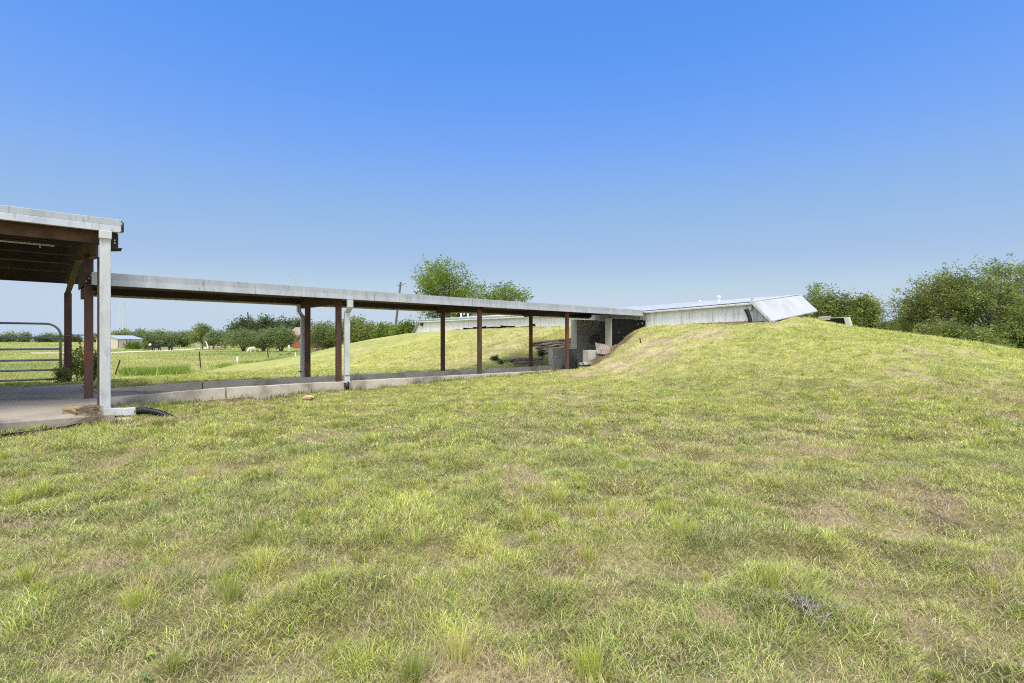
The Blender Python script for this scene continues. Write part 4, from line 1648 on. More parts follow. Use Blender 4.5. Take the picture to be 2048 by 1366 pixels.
sh = empty('metal_shed', (*at(236, 128), gzf(*at(236, 128))))
tag(sh, 'beige metal shed with a pale low roof standing in the pasture', 'shed')
o0 = Vector((*at(236, 128), 0))
zg = zat(698.5, 128)
ang = math.radians(78)
ax = Vector((math.cos(ang), math.sin(ang), 0))     # along the side wall
ay = Vector((-math.sin(ang), math.cos(ang), 0))    # along the gable
Ls, Lg, hE, hR = 6.6, 6.4, 2.45, 3.3
mb = MB()
z0 = zg - .4
zE, zR = zg + hE, zg + hR


def pt(a, b_, z):
    q = o0 + ax * a + ay * b_
    return (q.x, q.y, z)


gab = [pt(0, 0, z0), pt(0, Lg, z0), pt(0, Lg, zE), pt(0, Lg / 2, zR - .1), pt(0, 0, zE)]
gab2 = [pt(Ls, 0, z0), pt(Ls, Lg, z0), pt(Ls, Lg, zE), pt(Ls, Lg / 2, zR - .1), pt(Ls, 0, zE)]
mb.prism(gab, gab2)
mb.build('wall', M['shed_wall'], sh)
mb = MB()
for (b0, b1, zz0, zz1) in ((-.25, Lg / 2, zE - .02, zR), (Lg + .25, Lg / 2, zE - .02, zR)):
    mb.prism([pt(-.2, b0, zz0), pt(-.2, b1, zz1), pt(-.2, b1, zz1 + .1), pt(-.2, b0, zz0 + .1)],
             [pt(Ls + .2, b0, zz0), pt(Ls + .2, b1, zz1), pt(Ls + .2, b1, zz1 + .1), pt(Ls + .2, b0, zz0 + .1)])
mb.build('roof', M['shed_roof'], sh)
mb = MB()
mb.prism([pt(2.3, -.04, z0 + .3), pt(3.2, -.04, z0 + .3), pt(3.2, -.04, zg + 2.05), pt(2.3, -.04, zg + 2.05)],
         [pt(2.3, .02, z0 + .3), pt(3.2, .02, z0 + .3), pt(3.2, .02, zg + 2.05), pt(2.3, .02, zg + 2.05)])
mb.build('door', M['shed_wall'], sh)
for a in (-.03, 2.2, 3.22):
    mb = MB()
    mb.prism([pt(a, -.06, z0), pt(a + .08, -.06, z0), pt(a + .08, -.06, zE - .05), pt(a, -.06, zE - .05)],
             [pt(a, .01, z0), pt(a + .08, .01, z0), pt(a + .08, .01, zE - .05), pt(a, .01, zE - .05)])
    mb.build('trim', M['rust_dark'], sh)
mb = MB()
mb.prism([pt(-.05, 2.2, zg + 1.1), pt(-.05, 3.1, zg + 1.1), pt(-.05, 3.1, zg + 1.9), pt(-.05, 2.2, zg + 1.9)],
         [pt(.02, 2.2, zg + 1.1), pt(.02, 3.1, zg + 1.1), pt(.02, 3.1, zg + 1.9), pt(.02, 2.2, zg + 1.9)])
mb.build('window', M['dark'], sh)

hs = empty('brick_house', (*at(602, 112), gzf(*at(602, 112))))
tag(hs, 'red brick house with tan gabled roof behind the round trees', 'house')
dH = 112
x0, _ = at(589, dH)
x1, _ = at(648, dH)
x0, _ = at(585, dH)
zg = zat(692, dH)
zE = zat(671, dH)
zR = zat(655, dH)
mb = MB()
mb.box(x0, x1, dH, dH + 7, zg - .5, zE)
mb.build('wall', M['brick'], hs)
mb = MB()
xm0, xm1 = at(577, dH)[0], at(652, dH)[0]
mb.prism([(xm0, dH - .6, zE - .1), (xm0, dH + 3.5, zR), (xm0, dH + 7.6, zE - .1), (xm0, dH + 7.6, zE + .05), (xm0, dH + 3.5, zR + .15), (xm0, dH - .6, zE + .05)],
         [(xm1, dH - .6, zE - .1), (xm1, dH + 3.5, zR), (xm1, dH + 7.6, zE - .1), (xm1, dH + 7.6, zE + .05), (xm1, dH + 3.5, zR + .15), (xm1, dH - .6, zE + .05)])
mb.build('roof', M['house_roof'], hs)
# front wing gable seen at the right of the house
g0, g1, gm = at(593, dH - 3)[0], at(622, dH - 3)[0], at(608, dH - 3)[0]
zA = zat(664, dH - 3)
zB = zat(679, dH - 3)
mb = MB()
mb.prism([(g0, dH - 3, zg - .5), (g1, dH - 3, zg - .5), (g1, dH - 3, zB), (gm, dH - 3, zA - .1), (g0, dH - 3, zB)],
         [(g0, dH - .02, zg - .5), (g1, dH - .02, zg - .5), (g1, dH - .02, zB), (gm, dH - .02, zA - .1), (g0, dH - .02, zB)])
mb.build('front_wing', M['brick'], hs)
mb = MB()
for (ga, sgn) in ((g0 - .4, 1), (g1 + .4, -1)):
    mb.prism([(ga, dH - 3.4, zB - .25), (gm, dH - 3.4, zA), (gm, dH - 3.4, zA + .22), (ga, dH - 3.4, zB - .03)],
             [(ga, dH + 1.5, zB - .25), (gm, dH + 1.5, zA), (gm, dH + 1.5, zA + .22), (ga, dH + 1.5, zB - .03)])
mb.build('gable_roof', M['house_roof'], hs)
for (pa, pb) in ((600, 603), (629, 634)):
    mb = MB()
    mb.box(at(pa, dH - 3)[0], at(pb, dH - 3)[0], dH - 3.06 if pa < 620 else dH - .05, dH - 2.98 if pa < 620 else dH + .02, zg + .9, zg + 2.0)
    fr = mb.build('window', M['plastic_white'], hs)
    mb = MB()
    mb.box(at(pa, dH - 3)[0] + .06, at(pb, dH - 3)[0] - .06, dH - 3.09 if pa < 620 else dH - .08, dH - 3.062 if pa < 620 else dH - .052, zg + .98, zg + 1.92)
    mb.build('pane', M['dark'], fr)


# ------------------------------------------------------------------ animals
def skin_body(name, verts, edges, radii, mat, parent, sub=2):
    me = bpy.data.meshes.new(name)
    off = root_loc(parent)
    me.from_pydata([tuple(Vector(p) - off) for p in verts], edges, [])
    o = link(name, me, parent)
    md = o.modifiers.new('skin', 'SKIN')
    sv = me.skin_vertices[0].data
    for i, r in enumerate(radii):
        r = r if hasattr(r, '__len__') else (r, r)
        sv[i].radius = r
        sv[i].use_root = (i == 0)
    s = o.modifiers.new('sub', 'SUBSURF')
    s.levels = sub
    s.render_levels = sub
    me.materials.append(mat)
    return o


def cow(px, d, heading, L, mat, label, name='cow', graze=False, face=None, lying=False, depth=.55, group=None):
    """heading in degrees of the nose direction in plan; L is body length"""
    x, y = at(px, d)
    z = gzf(x, y)
    s = L / 1.75
    r = empty(name, (x, y, z))
    tag(r, label, 'cow', group)
    h = math.radians(heading)
    fx, fy = math.cos(h), math.sin(h)
    sx, sy = -fy, fx

    def q(a, b_, c):
        return (x + (fx * a + sx * b_) * s, y + (fy * a + sy * b_) * s, z + c * s)
    if lying:
        V = [q(-.6, 0, .33), q(-.2, 0, .36), q(.25, 0, .36), q(.6, 0, .42), q(.88, .05, .55), q(1.05, .1, .48), q(-.5, .35, .12), q(-.2, .42, .1), q(.4, .3, .12), q(.7, .3, .08)]
        E = [(0, 1), (1, 2), (2, 3), (3, 4), (4, 5), (0, 6), (6, 7), (2, 8), (8, 9)]
        R_ = [.25, .30, .30, .22, .14, .09, .13, .07, .10, .06]
        return skin_body('body', V, E, [a * s for a in R_], mat, r)
    # trunk, neck, head
    hz = .45 if graze else 1.18
    hx = 1.15 if graze else 1.12
    V = [q(0, 0, .98), q(-.45, 0, 1.02), q(-.78, 0, 1.08), q(.40, 0, .96), q(.68, 0, 1.02),
         q(.92, 0, .86 if graze else 1.2), q(hx, 0, hz + (0 if graze else .12)), q(hx + .30, 0, hz - (.16 if graze else .05)),
         # fore legs
         q(.55, .20, .72), q(.58, .22, .38), q(.57, .22, .03), q(.55, -.20, .72), q(.52, -.22, .38), q(.55, -.22, .03),
         # hind legs: hip, knee forward, hock back, hoof
         q(-.66, .2, .80), q(-.58, .23, .60), q(-.78, .23, .40), q(-.72, .23, .03), q(-.66, -.2, .80), q(-.62, -.23, .60), q(-.84, -.23, .40), q(-.80, -.23, .03),
         # tail
         q(-.93, 0, 1.05), q(-.98, 0, .55)]
    E = [(0, 1), (1, 2), (0, 3), (3, 4), (4, 5), (5, 6), (6, 7), (3, 8), (8, 9), (9, 10), (3, 11), (11, 12), (12, 13),
         (1, 14), (14, 15), (15, 16), (16, 17), (1, 18), (18, 19), (19, 20), (20, 21), (2, 22), (22, 23)]
    R_ = [.43, .40, .27, .41, .31, .22, .17, .09, .15, .085, .055, .15, .085, .055, .19, .13, .075, .055, .19, .13, .075, .055, .05, .03]
    R_ = [a * (.92 if i < 8 else 1) for i, a in enumerate(R_)]
    b_ = skin_body('body', V, E, [a * s for a in R_], mat, r)
    # ears
    for sg in (-1, 1):
        mb = MB()
        c = q(hx - .02, .13 * sg, hz + (.06 if graze else .2))
        e = q(hx - .08, .30 * sg, hz + (.05 if graze else .2))
        mb.tube([c, ((c[0] + e[0]) / 2, (c[1] + e[1]) / 2, c[2] + .02), e], [.03 * s, .06 * s, .015 * s], 6)
        mb.build('ear', mat, r)
    if face is not None:
        mb = MB()
        mb.tube([q(hx - .06, 0, hz + .14), q(hx + .08, 0, hz + .10), q(hx + .22, 0, hz + .0), q(hx + .32, 0, hz - .05)], [.16 * s, .205 * s, .16 * s, .09 * s], 10)
        o = mb.build('face_patch', face, r, sm=True)
        o['label'] = 'white face'
    return r


CG = 'cattle grazing in the pasture'
cow(312, 102, 256, 1.80, M['cow_black'], 'black cow with a white face, standing side on by the dirt road', face=M['face_white'], group=CG)
cow(341, 106, 117, 1.75, M['cow_black'], 'all black cow seen from behind on the dirt road, right of the white faced cow', group=CG)
cow(504, 86, 248, 1.25, M['cow_white'], 'cream white cow grazing in front of the round trees', graze=True, group=CG)
cow(578, 70, 205, .46, M['cow_brown'], 'reddish brown calf with its head down near the far canopy post', name='calf', graze=True, group=CG)
cow(563, 70, 205, .50, M['cow_dark'], 'dark calf lying in the grass left of the brown calf', name='calf', lying=True, group=CG)


# ------------------------------------------------------------------ trees and shrubs
def leaf_cloud(rnd, pts, size, cols):
    n = len(pts)
    a = rnd.randn(n, 3)
    a[:, 2] *= .6
    a /= np.linalg.norm(a, axis=1)[:, None]
    b = rnd.randn(n, 3)
    b -= a * np.sum(a * b, 1)[:, None]
    b /= np.linalg.norm(b, axis=1)[:, None]
    s = size * (.6 + .8 * rnd.rand(n))[:, None]
    V = np.stack([pts - a * s, pts + b * s * .45 + a * s * .1, pts + a * s, pts - b * s * .45 + a * s * .1], 1).reshape(-1, 3)
    Fq = np.arange(n * 4).reshape(n, 4)
    return V, Fq, np.repeat(cols, 4, 0)


PAL = {
    'bright': [(.20, .275, .045), (.28, .34, .07), (.10, .15, .028)],
    'oak': [(.225, .275, .07), (.32, .36, .10), (.12, .155, .045)],
    'olive': [(.21, .25, .065), (.30, .32, .09), (.12, .15, .045)],
    'mesquite': [(.21, .265, .10), (.27, .32, .13), (.14, .18, .065)],
    'dark': [(.095, .135, .042), (.135, .18, .052), (.055, .08, .026)],
    'shrub': [(.14, .21, .04), (.21, .28, .055), (.07, .11, .026)],
    'deep': [(.02, .06, .012), (.035, .095, .018), (.012, .035, .01)],
}


def tree(name, label, x, y, top, width, crown_z0, n, leaf, pal, seed, group=None, cat='tree', lobes=9, trunk_r=None,
         trunk_lean=(0, 0), depthw=None, stems=1, wisps=.10, base=None, lobe_r=.30, yellow=None, spiky=0.0, gaps=0.0):
    """top: crown top height in world z; width across; crown_z0: lowest foliage in world z"""
    rnd = np.random.RandomState(seed)
    n = int(n * 2.8)
    leaf = leaf * .66
    z0 = (gzf(x, y) if base is None else base)
    r = empty(name, (x, y, z0))
    tag(r, label, cat, group)
    off = np.array((x, y, z0))
    hC = top - crown_z0
    dw = depthw or width
    cen = []
    for i in range(lobes):
        t = (i + .5) / lobes
        zz = crown_z0 + hC * (.18 + .66 * rnd.rand())
        if i == 0:
            zz = crown_z0 + hC * .80
        rel = (zz - crown_z0) / hC
        wid = math.sqrt(max(.05, 1 - (abs(rel - .42) / .62) ** 2))
        a = i * 2.4 + rnd.rand() * .8
        rad = (.30 + .42 * rnd.rand()) * wid * (0 if i == 0 else 1)
        cen.append((x + trunk_lean[0] + math.cos(a) * rad * width * .62, y + trunk_lean[1] + math.sin(a) * rad * dw * .62, zz, rnd.uniform(.8, 1.2)))
    # trunk and limbs
    tr = trunk_r or .03 * width + .05
    mb = MB()
    fork_z = z0 + (crown_z0 - z0) * .75 + hC * .10
    for sidx in range(stems):
        ang = sidx * 2.2 + seed
        sp = 0 if stems == 1 else .12 * width
        bx, by = x + math.cos(ang) * sp * .25, y + math.sin(ang) * sp * .25
        fx, fy = x + trunk_lean[0] * .5 + math.cos(ang) * sp, y + trunk_lean[1] * .5 + math.sin(ang) * sp
        fk = (fx, fy, fork_z)
        mb.tube([(bx, by, z0 - .3), ((bx + fx) / 2 + .03, (by + fy) / 2, (z0 + fork_z) / 2), fk], [tr * 1.2, tr, tr * .8], 8)
        for i, c in enumerate(cen):
            if stems > 1 and i % stems != sidx:
                continue
            m1 = Vector(fk).lerp(Vector(c[:3]), .5) + Vector((rnd.randn() * .05, rnd.randn() * .05, .06)) * width * .5
            mb.tube([fk, m1, c[:3]], [tr * .55, tr * .32, tr * .1], 6)
            for q in range(2):
                e = Vector(c[:3]) + Vector((rnd.randn(), rnd.randn(), abs(rnd.randn()) * .8)) * width * .11
                mb.tube([m1, (m1 + e) / 2 + Vector((0, 0, .03 * width)), e], [tr * .22, tr * .13, tr * .04], 5)
    mb.build('trunk', M['bark'], r)
    # foliage in clumps round the lobes
    per = 24
    nc = max(8, n // per)
    li = rnd.randint(0, lobes, nc)
    C = np.array([c[:3] for c in cen])[li]
    sc = np.array([c[3] for c in cen])[li]
    dirs = rnd.randn(nc, 3)
    dirs /= np.linalg.norm(dirs, axis=1)[:, None]
    rad = (.35 + .65 * rnd.rand(nc) ** .6) * sc
    wi = rnd.rand(nc) < wisps
    rad = np.where(wi, rad * 1.45, rad)
    ext = np.array((width * lobe_r * .8, dw * lobe_r * .8, hC * lobe_r * .78))
    cc = C + dirs * rad[:, None] * ext
    if spiky:
        k = rnd.rand(nc) < spiky
        cc[k, 2] += hC * .16 * rnd.rand(k.sum())
    cc[:, 2] = np.minimum(cc[:, 2], top + .02 * hC)
    cc[:, 2] = np.maximum(cc[:, 2], crown_z0 - .05 * hC + .1 * hC * rnd.rand(nc))
    if gaps:
        g = fbm(cc[:, 0] * 1.3 + cc[:, 1] * .7 + seed, cc[:, 2] * 1.3, width * .11, seed % 50)
        keep = g > gaps * .62
        cc = cc[keep]
        nc = len(cc)
    p = np.repeat(cc, per, 0)
    # every clump is a leafy sprig growing outwards and a little up
    if gaps:
        dirs = dirs[keep]
    tw = dirs + np.array((0, 0, .45)) + .5 * rnd.randn(nc, 3)
    tw /= np.linalg.norm(tw, axis=1)[:, None]
    along = rnd.rand(len(p)) - .35
    p = p + np.repeat(tw, per, 0) * (along * leaf * 9)[:, None] + rnd.randn(len(p), 3) * (leaf * (2.3 - 1.2 * np.clip(along, 0, 1)))[:, None]
    pl = np.array(PAL[pal])
    pick = rnd.choice(3, nc, p=[.5, .28, .22])
    cl = pl[pick]
    if yellow is not None:
        k = rnd.rand(nc) < yellow * smooth((cc[:, 0] * -1 + x) / (width * .5) + .2)
        cl = np.where(k[:, None], np.array((.25, .24, .06)), cl)
    cl = cl * (.8 + .4 * rnd.rand(nc))[:, None]
    cl = np.repeat(cl, per, 0) * (.78 + .44 * rnd.rand(len(p)))[:, None]
    V, Fq, cv = leaf_cloud(rnd, p, leaf, cl)
    me = np_mesh('crown', V - off, Fq, 4, cv)
    me.materials.append(M['leaf'])
    link('crown', me, r)
    return r


def T(name, label, px, d, ytop, wpx, ybot, n, leaf, pal, seed, **k):
    x, y = at(px, d)
    s = d / 1060.0
    b0 = k.pop('ybase', None)
    base = None if b0 is None else zat(b0, d)
    return tree(name, label, x, y, zat(ytop, d), wpx * s, zat(ybot, d), n, leaf, pal, seed, base=base, **k)


# behind the left wing of the building
GB = 'bright green trees behind the left wing'
T('leafy_tree', 'tall airy bright green tree behind the left wing, tallest near the leaning pole', 898, 46, 529, 128, 672, 9500, .14, 'bright', 21, lobes=15, wisps=.3, spiky=.45, lobe_r=.25, gaps=.74, ybase=700, group=GB)
T('leafy_tree', 'smaller bright green tree right of the tallest middle one, just above the walkway roof', 1003, 44, 578, 112, 655, 6000, .13, 'bright', 22, lobes=12, wisps=.32, spiky=.5, lobe_r=.24, gaps=.74, ybase=700, group=GB)
T('leafy_bush', 'bright green bush at the left end of the left wing beside the leaning pole', 812, 50, 652, 52, 690, 2200, .15, 'bright', 23, cat='bush', ybase=700, lobes=7)
# woods right of the house, left of the mound
GW = 'trees in the wood between the house and the mound'
T('wood_tree', 'dense tree between the canopy posts right of the house', 655, 92, 653, 58, 694, 2600, .28, 'oak', 31, group=GW, ybase=700)
T('wood_tree', 'tallest tree of the wood, just right of the lawn side downspout', 705, 88, 643, 52, 690, 3000, .25, 'olive', 32, group=GW, ybase=700, spiky=.3)
T('wood_tree', 'rounded tree right of the dark pole in the wood', 738, 84, 655, 50, 690, 2600, .25, 'olive', 33, group=GW, ybase=700)
T('wood_tree', 'pale open topped tree left of the leaning pole', 768, 80, 655, 44, 688, 2200, .22, 'bright', 34, group=GW, ybase=700, spiky=.4)
T('slender_tree', 'slim pale green tree between the two canopy posts before the house', 637, 86, 652, 34, 690, 1500, .22, 'mesquite', 35, ybase=703, spiky=.3)
# oaks behind the house
GO = 'dark oaks behind the round trees'
for i, (px, yt, w, lab) in enumerate(((490, 642, 60, 'leftmost dark oak, directly behind the thin dark pole'),
                                      (528, 640, 60, 'dark oak in the middle behind the round trees'),
                                      (566, 643, 52, 'dark oak left of the house roof'),
                                      (606, 642, 50, 'dark oak behind the house roof'))):
    T('oak_tree', lab, px, 145 + 4 * i, yt, w, 690, 2600, .42, 'dark', 40 + i, group=GO, ybase=697, lobes=10)
# round mesquite trees in the pasture
GM = 'round pale mesquite trees in front of the house'
for i, (px, yt, w, yb, d_, lab) in enumerate(((487, 664, 62, 692, 98, 'leftmost of the round pale mesquite trees before the house'),
                                              (527, 671, 44, 693, 97, 'smallest round pale mesquite, between two bigger ones'),
                                              (562, 659, 60, 694, 95, 'largest round pale mesquite, nearest the house'))):
    T('mesquite_tree', lab, px, d_, yt, w, yb, 4200, .19, 'mesquite', 50 + i, group=GM, ybase=698.5, stems=3, lobes=11, trunk_r=.13)
# trees at the track end
T('track_tree', 'taller feathery tree standing at the end of the dirt road', 405, 122, 655, 34, 690, 1800, .26, 'olive', 61, ybase=695, spiky=.5)
T('track_bush', 'pale rounded bush right of the feathery tree at the track end', 427, 118, 668, 34, 691, 1600, .26, 'mesquite', 62, ybase=695, cat='bush')
T('track_bush', 'dark bush left of the round mesquite trees', 450, 120, 669, 22, 690, 1000, .26, 'oak', 63, ybase=695, cat='bush')
# hedgerow behind shed and cows: pale bushes in front, darker line behind
GH = 'pale bushes of the hedgerow behind the cows'
for i, (px, yt, w, lab) in enumerate(((272, 673, 40, 'pale hedgerow bush right behind the shed'), (302, 672, 44, 'pale hedgerow bush above the white faced cow'),
                                      (334, 675, 34, 'low pale hedgerow bush above the black cow'), (366, 671, 44, 'widest pale hedgerow bush, left of the feathery tree'))):
    T('hedgerow_bush', lab, px, 140 + 3 * i, yt, w, 691, 1900, .32, 'mesquite', 70 + i, group=GH, ybase=693, lobes=8, cat='bush')
GD = 'dark distant trees behind the hedgerow'
for i, (px, yt, w, lab) in enumerate(((250, 665, 44, 'distant dark tree above the shed roof'), (286, 666, 42, 'distant dark tree right of the shed'),
                                      (318, 666, 38, 'distant dark tree in the line above the cows'), (350, 667, 40, 'distant dark tree left of the feathery tree'),
                                      (384, 668, 36, 'distant dark tree behind the feathery tree'), (470, 668, 34, 'distant dark tree left of the dark oaks'))):
    T('distant_tree', lab, px, 205 + 5 * i, yt + 2, w * .85, 690, 1300, .5, 'olive', 80 + i, group=GD, ybase=690, lobes=8)
T('shed_bush', 'low dark bush against the right wall of the shed', 268, 122, 689, 26, 698, 900, .22, 'shrub', 88, ybase=699, cat='bush')
T('shed_bush', 'tiny green bush between the shed and the white faced cow', 295, 118, 692, 12, 698, 300, .2, 'shrub', 89, ybase=698.5, cat='bush')
GG = 'small far trees seen through the gate'
for i, (px, yt, w, lab) in enumerate(((-12, 672, 30, 'far tree cut by the left picture edge behind the gate'), (16, 668, 32, 'far dark wide tree at the left of the gate view'), (50, 667, 30, 'far tree with a pointed top in the gate view'),
                                      (85, 673, 26, 'far low tree in the middle of the gate view'), (104, 672, 20, 'far bushy tree just left of the gate end'),
                                      (124, 671, 18, 'far tree behind the gate latch'), (153, 676, 26, 'far low tree between the carport posts'),
                                      (190, 670, 26, 'far tree left of the tall white downspout'), (222, 668, 22, 'far tree at the left of the shed'))):
    T('far_tree', lab, px, 235 + 6 * i, yt + 2.5, w * .72, 685, 800, .5, 'oak' if i % 3 else 'dark', 95 + i, group=GG, ybase=686, lobes=7, spiky=.25)

# right hand trees
GR = 'dark bushy trees behind the sloping end sheet'
for i, (px, yt, w, lab) in enumerate(((1640, 580, 84, 'bushy dark tree directly behind the sloping end sheet'),
                                      (1692, 596, 66, 'middle bushy dark tree right of the sloping end sheet'),
                                      (1728, 604, 46, 'bushy dark tree furthest right of the sloping end sheet'))):
    T('bushy_tree', lab, px, 44 - i, yt, w, 705, 6500, .13, 'oak', 120 + i, group=GR, ybase=735, lobes=12, spiky=.4, wisps=.25, lobe_r=.28, gaps=.42)
GL = 'large spreading trees at the right'
T('spreading_tree', 'left hand spreading tree of the right group, with yellowing leaves', 1880, 47, 561, 140, 705, 13500, .13, 'olive', 131, group=GL, ybase=745, lobes=15, wisps=.3, yellow=.3, lobe_r=.24, gaps=.66, spiky=.25)
T('spreading_tree', 'tallest spreading tree at the right with a leaning forked trunk showing', 1952, 45, 523, 165, 668, 14500, .13, 'oak', 132, group=GL, ybase=745, lobes=17, trunk_r=.34, trunk_lean=(1.2, 0), stems=2, wisps=.3, lobe_r=.23, gaps=.70, spiky=.3)
T('spreading_tree', 'spreading tree cut by the right picture edge', 2062, 47, 528, 150, 690, 10000, .13, 'oak', 133, group=GL, ybase=745, lobes=14, wisps=.3, lobe_r=.24, gaps=.66, spiky=.3)
GT = 'shrubs below the right hand trees'
for i, (px, yt, w, d_, pal, lab) in enumerate(((1828, 676, 74, 45, 'dark', 'dark shrub at the foot of the yellowing tree'),
                                               (1880, 645, 95, 42, 'olive', 'lit shrub under the yellowing tree, left of the forked trunk'),
                                               (1945, 662, 90, 41, 'oak', 'shrub in front of the forked trunk'),
                                               (2010, 650, 95, 43, 'oak', 'dark shrub right of the forked trunk'),
                                               (2075, 660, 90, 42, 'dark', 'shrub at the right picture edge'))):
    T('shrub', lab, px, d_, yt, w, 725, 4800, .125, pal, 140 + i, group=GT, ybase=745, lobes=10, cat='shrub', lobe_r=.33)
GF = 'distant trees in the gap at the right'
for i, (px, yt, w, lab) in enumerate(((1766, 652, 40, 'distant tree in the gap left of the spreading trees'),
                                      (1800, 646, 46, 'lower distant tree in the gap against the spreading trees'),
                                      (2020, 628, 70, 'distant tree seen through the right hand trees'))):
    T('distant_tree', lab, px, 85 + 5 * i, yt, w, 690, 2600, .26, 'dark', 150 + i, group=GF, ybase=705, lobes=9)

# shrubs and vines by the gate
T('vine_shrub', 'straggly leafy vine shrub growing between the two rusty carport posts', 158, 17.6, 699, 46, 768, 1500, .045, 'shrub', 160, ybase=768, cat='shrub', lobes=9, trunk_r=.02, wisps=.3, stems=3, gaps=.5)
T('vine_shrub', 'leafy shrub hiding the foot of the post behind the white downspout', 192, 16.2, 706, 26, 778, 900, .045, 'shrub', 161, ybase=778, cat='shrub', lobes=7, trunk_r=.02, wisps=.3, stems=2, gaps=.5)
T('vine_shrub', 'low tangled shrub at the bottom corner of the gate', 124, 16.0, 741, 24, 768, 600, .04, 'olive', 162, ybase=770, cat='shrub', lobes=7, trunk_r=.02, wisps=.35, stems=2, gaps=.5)
# planting strip shrubs behind the far curb
T('small_shrub', 'small dark green shrub behind the far curb, left of the lower timber wall', 988, 22.6, 715, 18, 738, 900, .035, 'deep', 170, ybase=739, cat='shrub', lobes=6, trunk_r=.015)
T('small_shrub', 'low spreading green shrub just right of the dark one, before the lower timber wall', 1001, 22.3, 723, 16, 739, 600, .035, 'deep', 171, ybase=739, cat='shrub', lobes=6, trunk_r=.015)
T('small_shrub', 'tiny green plant on the terrace between the timber walls', 1083, 24.1, 702, 11, 711, 300, .035, 'deep', 172, ybase=712, cat='shrub', lobes=5, trunk_r=.012)

# ------------------------------------------------------------------ camera, light, sky
cam = bpy.data.cameras.new('camera')
co = bpy.data.objects.new('camera', cam)
COL.objects.link(co)
co.location = (0, 0, CAM_H)
co.rotation_euler = (math.radians(90), 0, 0)
cam.sensor_width = 36
cam.lens = 36 * F
cam.clip_start = .05
cam.clip_end = 4000
scene.camera = co
scene.cycles.filter_width = 1.1
scene.cycles.use_denoising = False
scene.cycles.use_adaptive_sampling = False
scene.cycles.sample_clamp_indirect = 3.0

EL = math.radians(64)
# direction towards the sun in plan: high and straight behind the camera
sunv = Vector((-.06, -1.0)).normalized()
az = math.atan2(sunv.x, sunv.y)          # clockwise from +Y
L = bpy.data.lights.new('sun', 'SUN')
L.energy = 1.5
L.angle = math.radians(14.0)
L.color = (1.0, .955, .88)
lo = bpy.data.objects.new('sun', L)
COL.objects.link(lo)
dirv = Vector((sunv.x * math.cos(EL), sunv.y * math.cos(EL), math.sin(EL)))
lo.rotation_euler = dirv.to_track_quat('Z', 'Y').to_euler()
lo.location = (0, 0, 30)

w = bpy.data.worlds.new('World')
scene.world = w
w.use_nodes = True
nt = w.node_tree
bg = nt.nodes['Background']
sky = nt.nodes.new('ShaderNodeTexSky')
sky.sky_type = 'NISHITA'
sky.sun_disc = False
sky.sun_elevation = EL
sky.sun_rotation = az
sky.air_density = 1.0
sky.dust_density = 1.0
sky.ozone_density = 2.0
sky.altitude = 0
EXPO = .9
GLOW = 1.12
# keep the band of sky right at the horizon from turning yellow: look no lower than 2.5 degrees
tcw = nt.nodes.new('ShaderNodeTexCoord')
sx_ = nt.nodes.new('ShaderNodeSeparateXYZ')
cx_ = nt.nodes.new('ShaderNodeCombineXYZ')
mxz = nt.nodes.new('ShaderNodeMath')
mxz.operation = 'MAXIMUM'
mxz.inputs[1].default_value = .07
nt.links.new(tcw.outputs['Generated'], sx_.inputs[0])
nt.links.new(sx_.outputs['X'], cx_.inputs['X'])
nt.links.new(sx_.outputs['Y'], cx_.inputs['Y'])
nt.links.new(sx_.outputs['Z'], mxz.inputs[0])
nt.links.new(mxz.outputs[0], cx_.inputs['Z'])
nt.links.new(cx_.outputs[0], sky.inputs['Vector'])
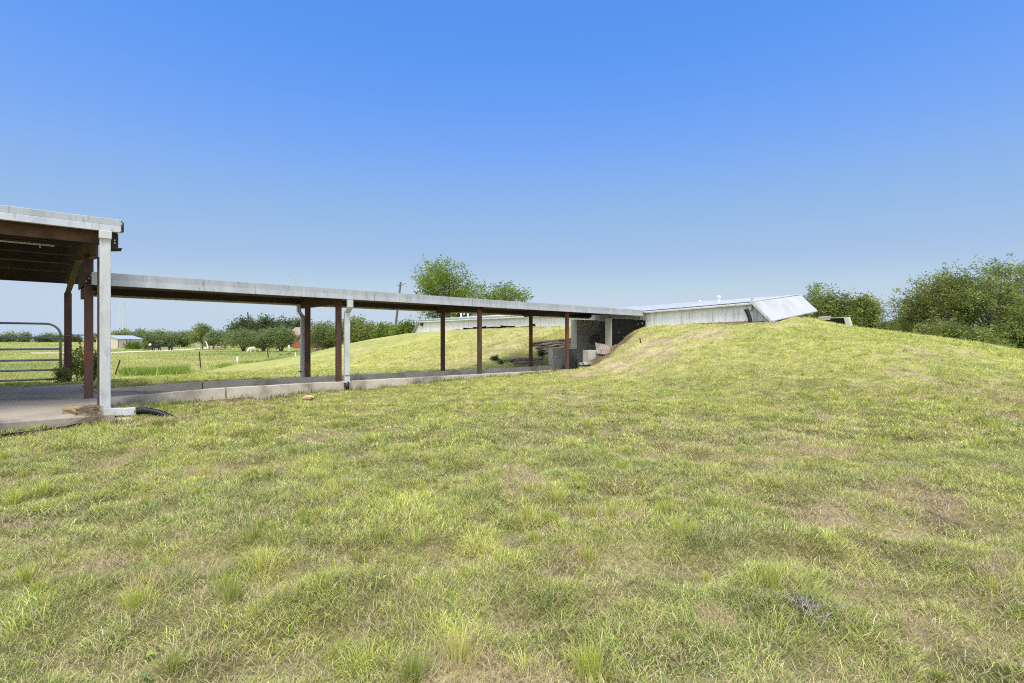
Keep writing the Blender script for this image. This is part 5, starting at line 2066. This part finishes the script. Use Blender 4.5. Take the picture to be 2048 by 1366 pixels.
# colour response of the camera for the sky: deeper blue overhead, pale grey blue low down
K = .16
pre = nt.nodes.new('ShaderNodeVectorMath')
pre.operation = 'SCALE'
pre.inputs['Scale'].default_value = K
nt.links.new(sky.outputs[0], pre.inputs[0])
cv = nt.nodes.new('ShaderNodeRGBCurve')
for ci, ptsc in enumerate((((.6, .05), (1.09, .107), (1.285, .147), (1.87, .266), (3.02, .405), (4.0, .535), (6.2, .68)),
                           ((1.0, .22), (1.77, .314), (2.07, .356), (2.93, .465), (3.6, .518), (4.35, .56), (5.05, .65), (6.2, .70)),
                           ((1.8, .80), (3.15, .871), (3.58, .91), (4.3, .885), (4.7, .84), (5.63, .80), (6.2, .80)))):
    c_ = cv.mapping.curves[ci]
    c_.points[0].location = (ptsc[0][0] * K, ptsc[0][1])
    c_.points[1].location = (1.0, ptsc[-1][1])
    for (px_, py_) in ptsc[1:-1]:
        c_.points.new(px_ * K, py_)
cv.mapping.update()
nt.links.new(pre.outputs[0], cv.inputs['Color'])
post = nt.nodes.new('ShaderNodeVectorMath')
post.operation = 'SCALE'
post.inputs['Scale'].default_value = 1 / (.12 * 2 ** EXPO)
nt.links.new(cv.outputs[0], post.inputs[0])
# added fill to lift the shade, out of view: a broad pale glow of the sky around the sun (high up behind the camera)
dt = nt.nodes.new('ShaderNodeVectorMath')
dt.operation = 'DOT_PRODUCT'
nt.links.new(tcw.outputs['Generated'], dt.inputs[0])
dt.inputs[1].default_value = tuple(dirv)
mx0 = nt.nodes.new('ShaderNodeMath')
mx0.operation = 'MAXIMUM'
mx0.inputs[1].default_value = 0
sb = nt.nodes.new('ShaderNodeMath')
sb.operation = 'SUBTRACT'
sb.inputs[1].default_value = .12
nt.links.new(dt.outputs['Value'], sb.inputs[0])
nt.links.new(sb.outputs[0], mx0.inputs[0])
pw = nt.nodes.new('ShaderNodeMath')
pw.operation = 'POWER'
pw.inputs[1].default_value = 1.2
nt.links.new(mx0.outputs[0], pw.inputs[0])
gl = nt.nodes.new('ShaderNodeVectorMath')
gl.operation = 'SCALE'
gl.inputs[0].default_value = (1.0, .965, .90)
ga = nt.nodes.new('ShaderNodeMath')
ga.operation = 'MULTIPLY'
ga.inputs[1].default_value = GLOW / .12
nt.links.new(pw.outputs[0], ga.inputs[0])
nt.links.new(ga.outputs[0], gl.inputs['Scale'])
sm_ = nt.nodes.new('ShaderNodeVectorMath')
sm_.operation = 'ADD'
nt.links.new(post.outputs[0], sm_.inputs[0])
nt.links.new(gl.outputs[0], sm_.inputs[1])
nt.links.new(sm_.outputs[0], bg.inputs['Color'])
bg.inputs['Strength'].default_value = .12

vs_ = scene.view_settings
vs_.view_transform = 'Standard'
vs_.look = 'None'
vs_.exposure = EXPO
vs_.gamma = 1
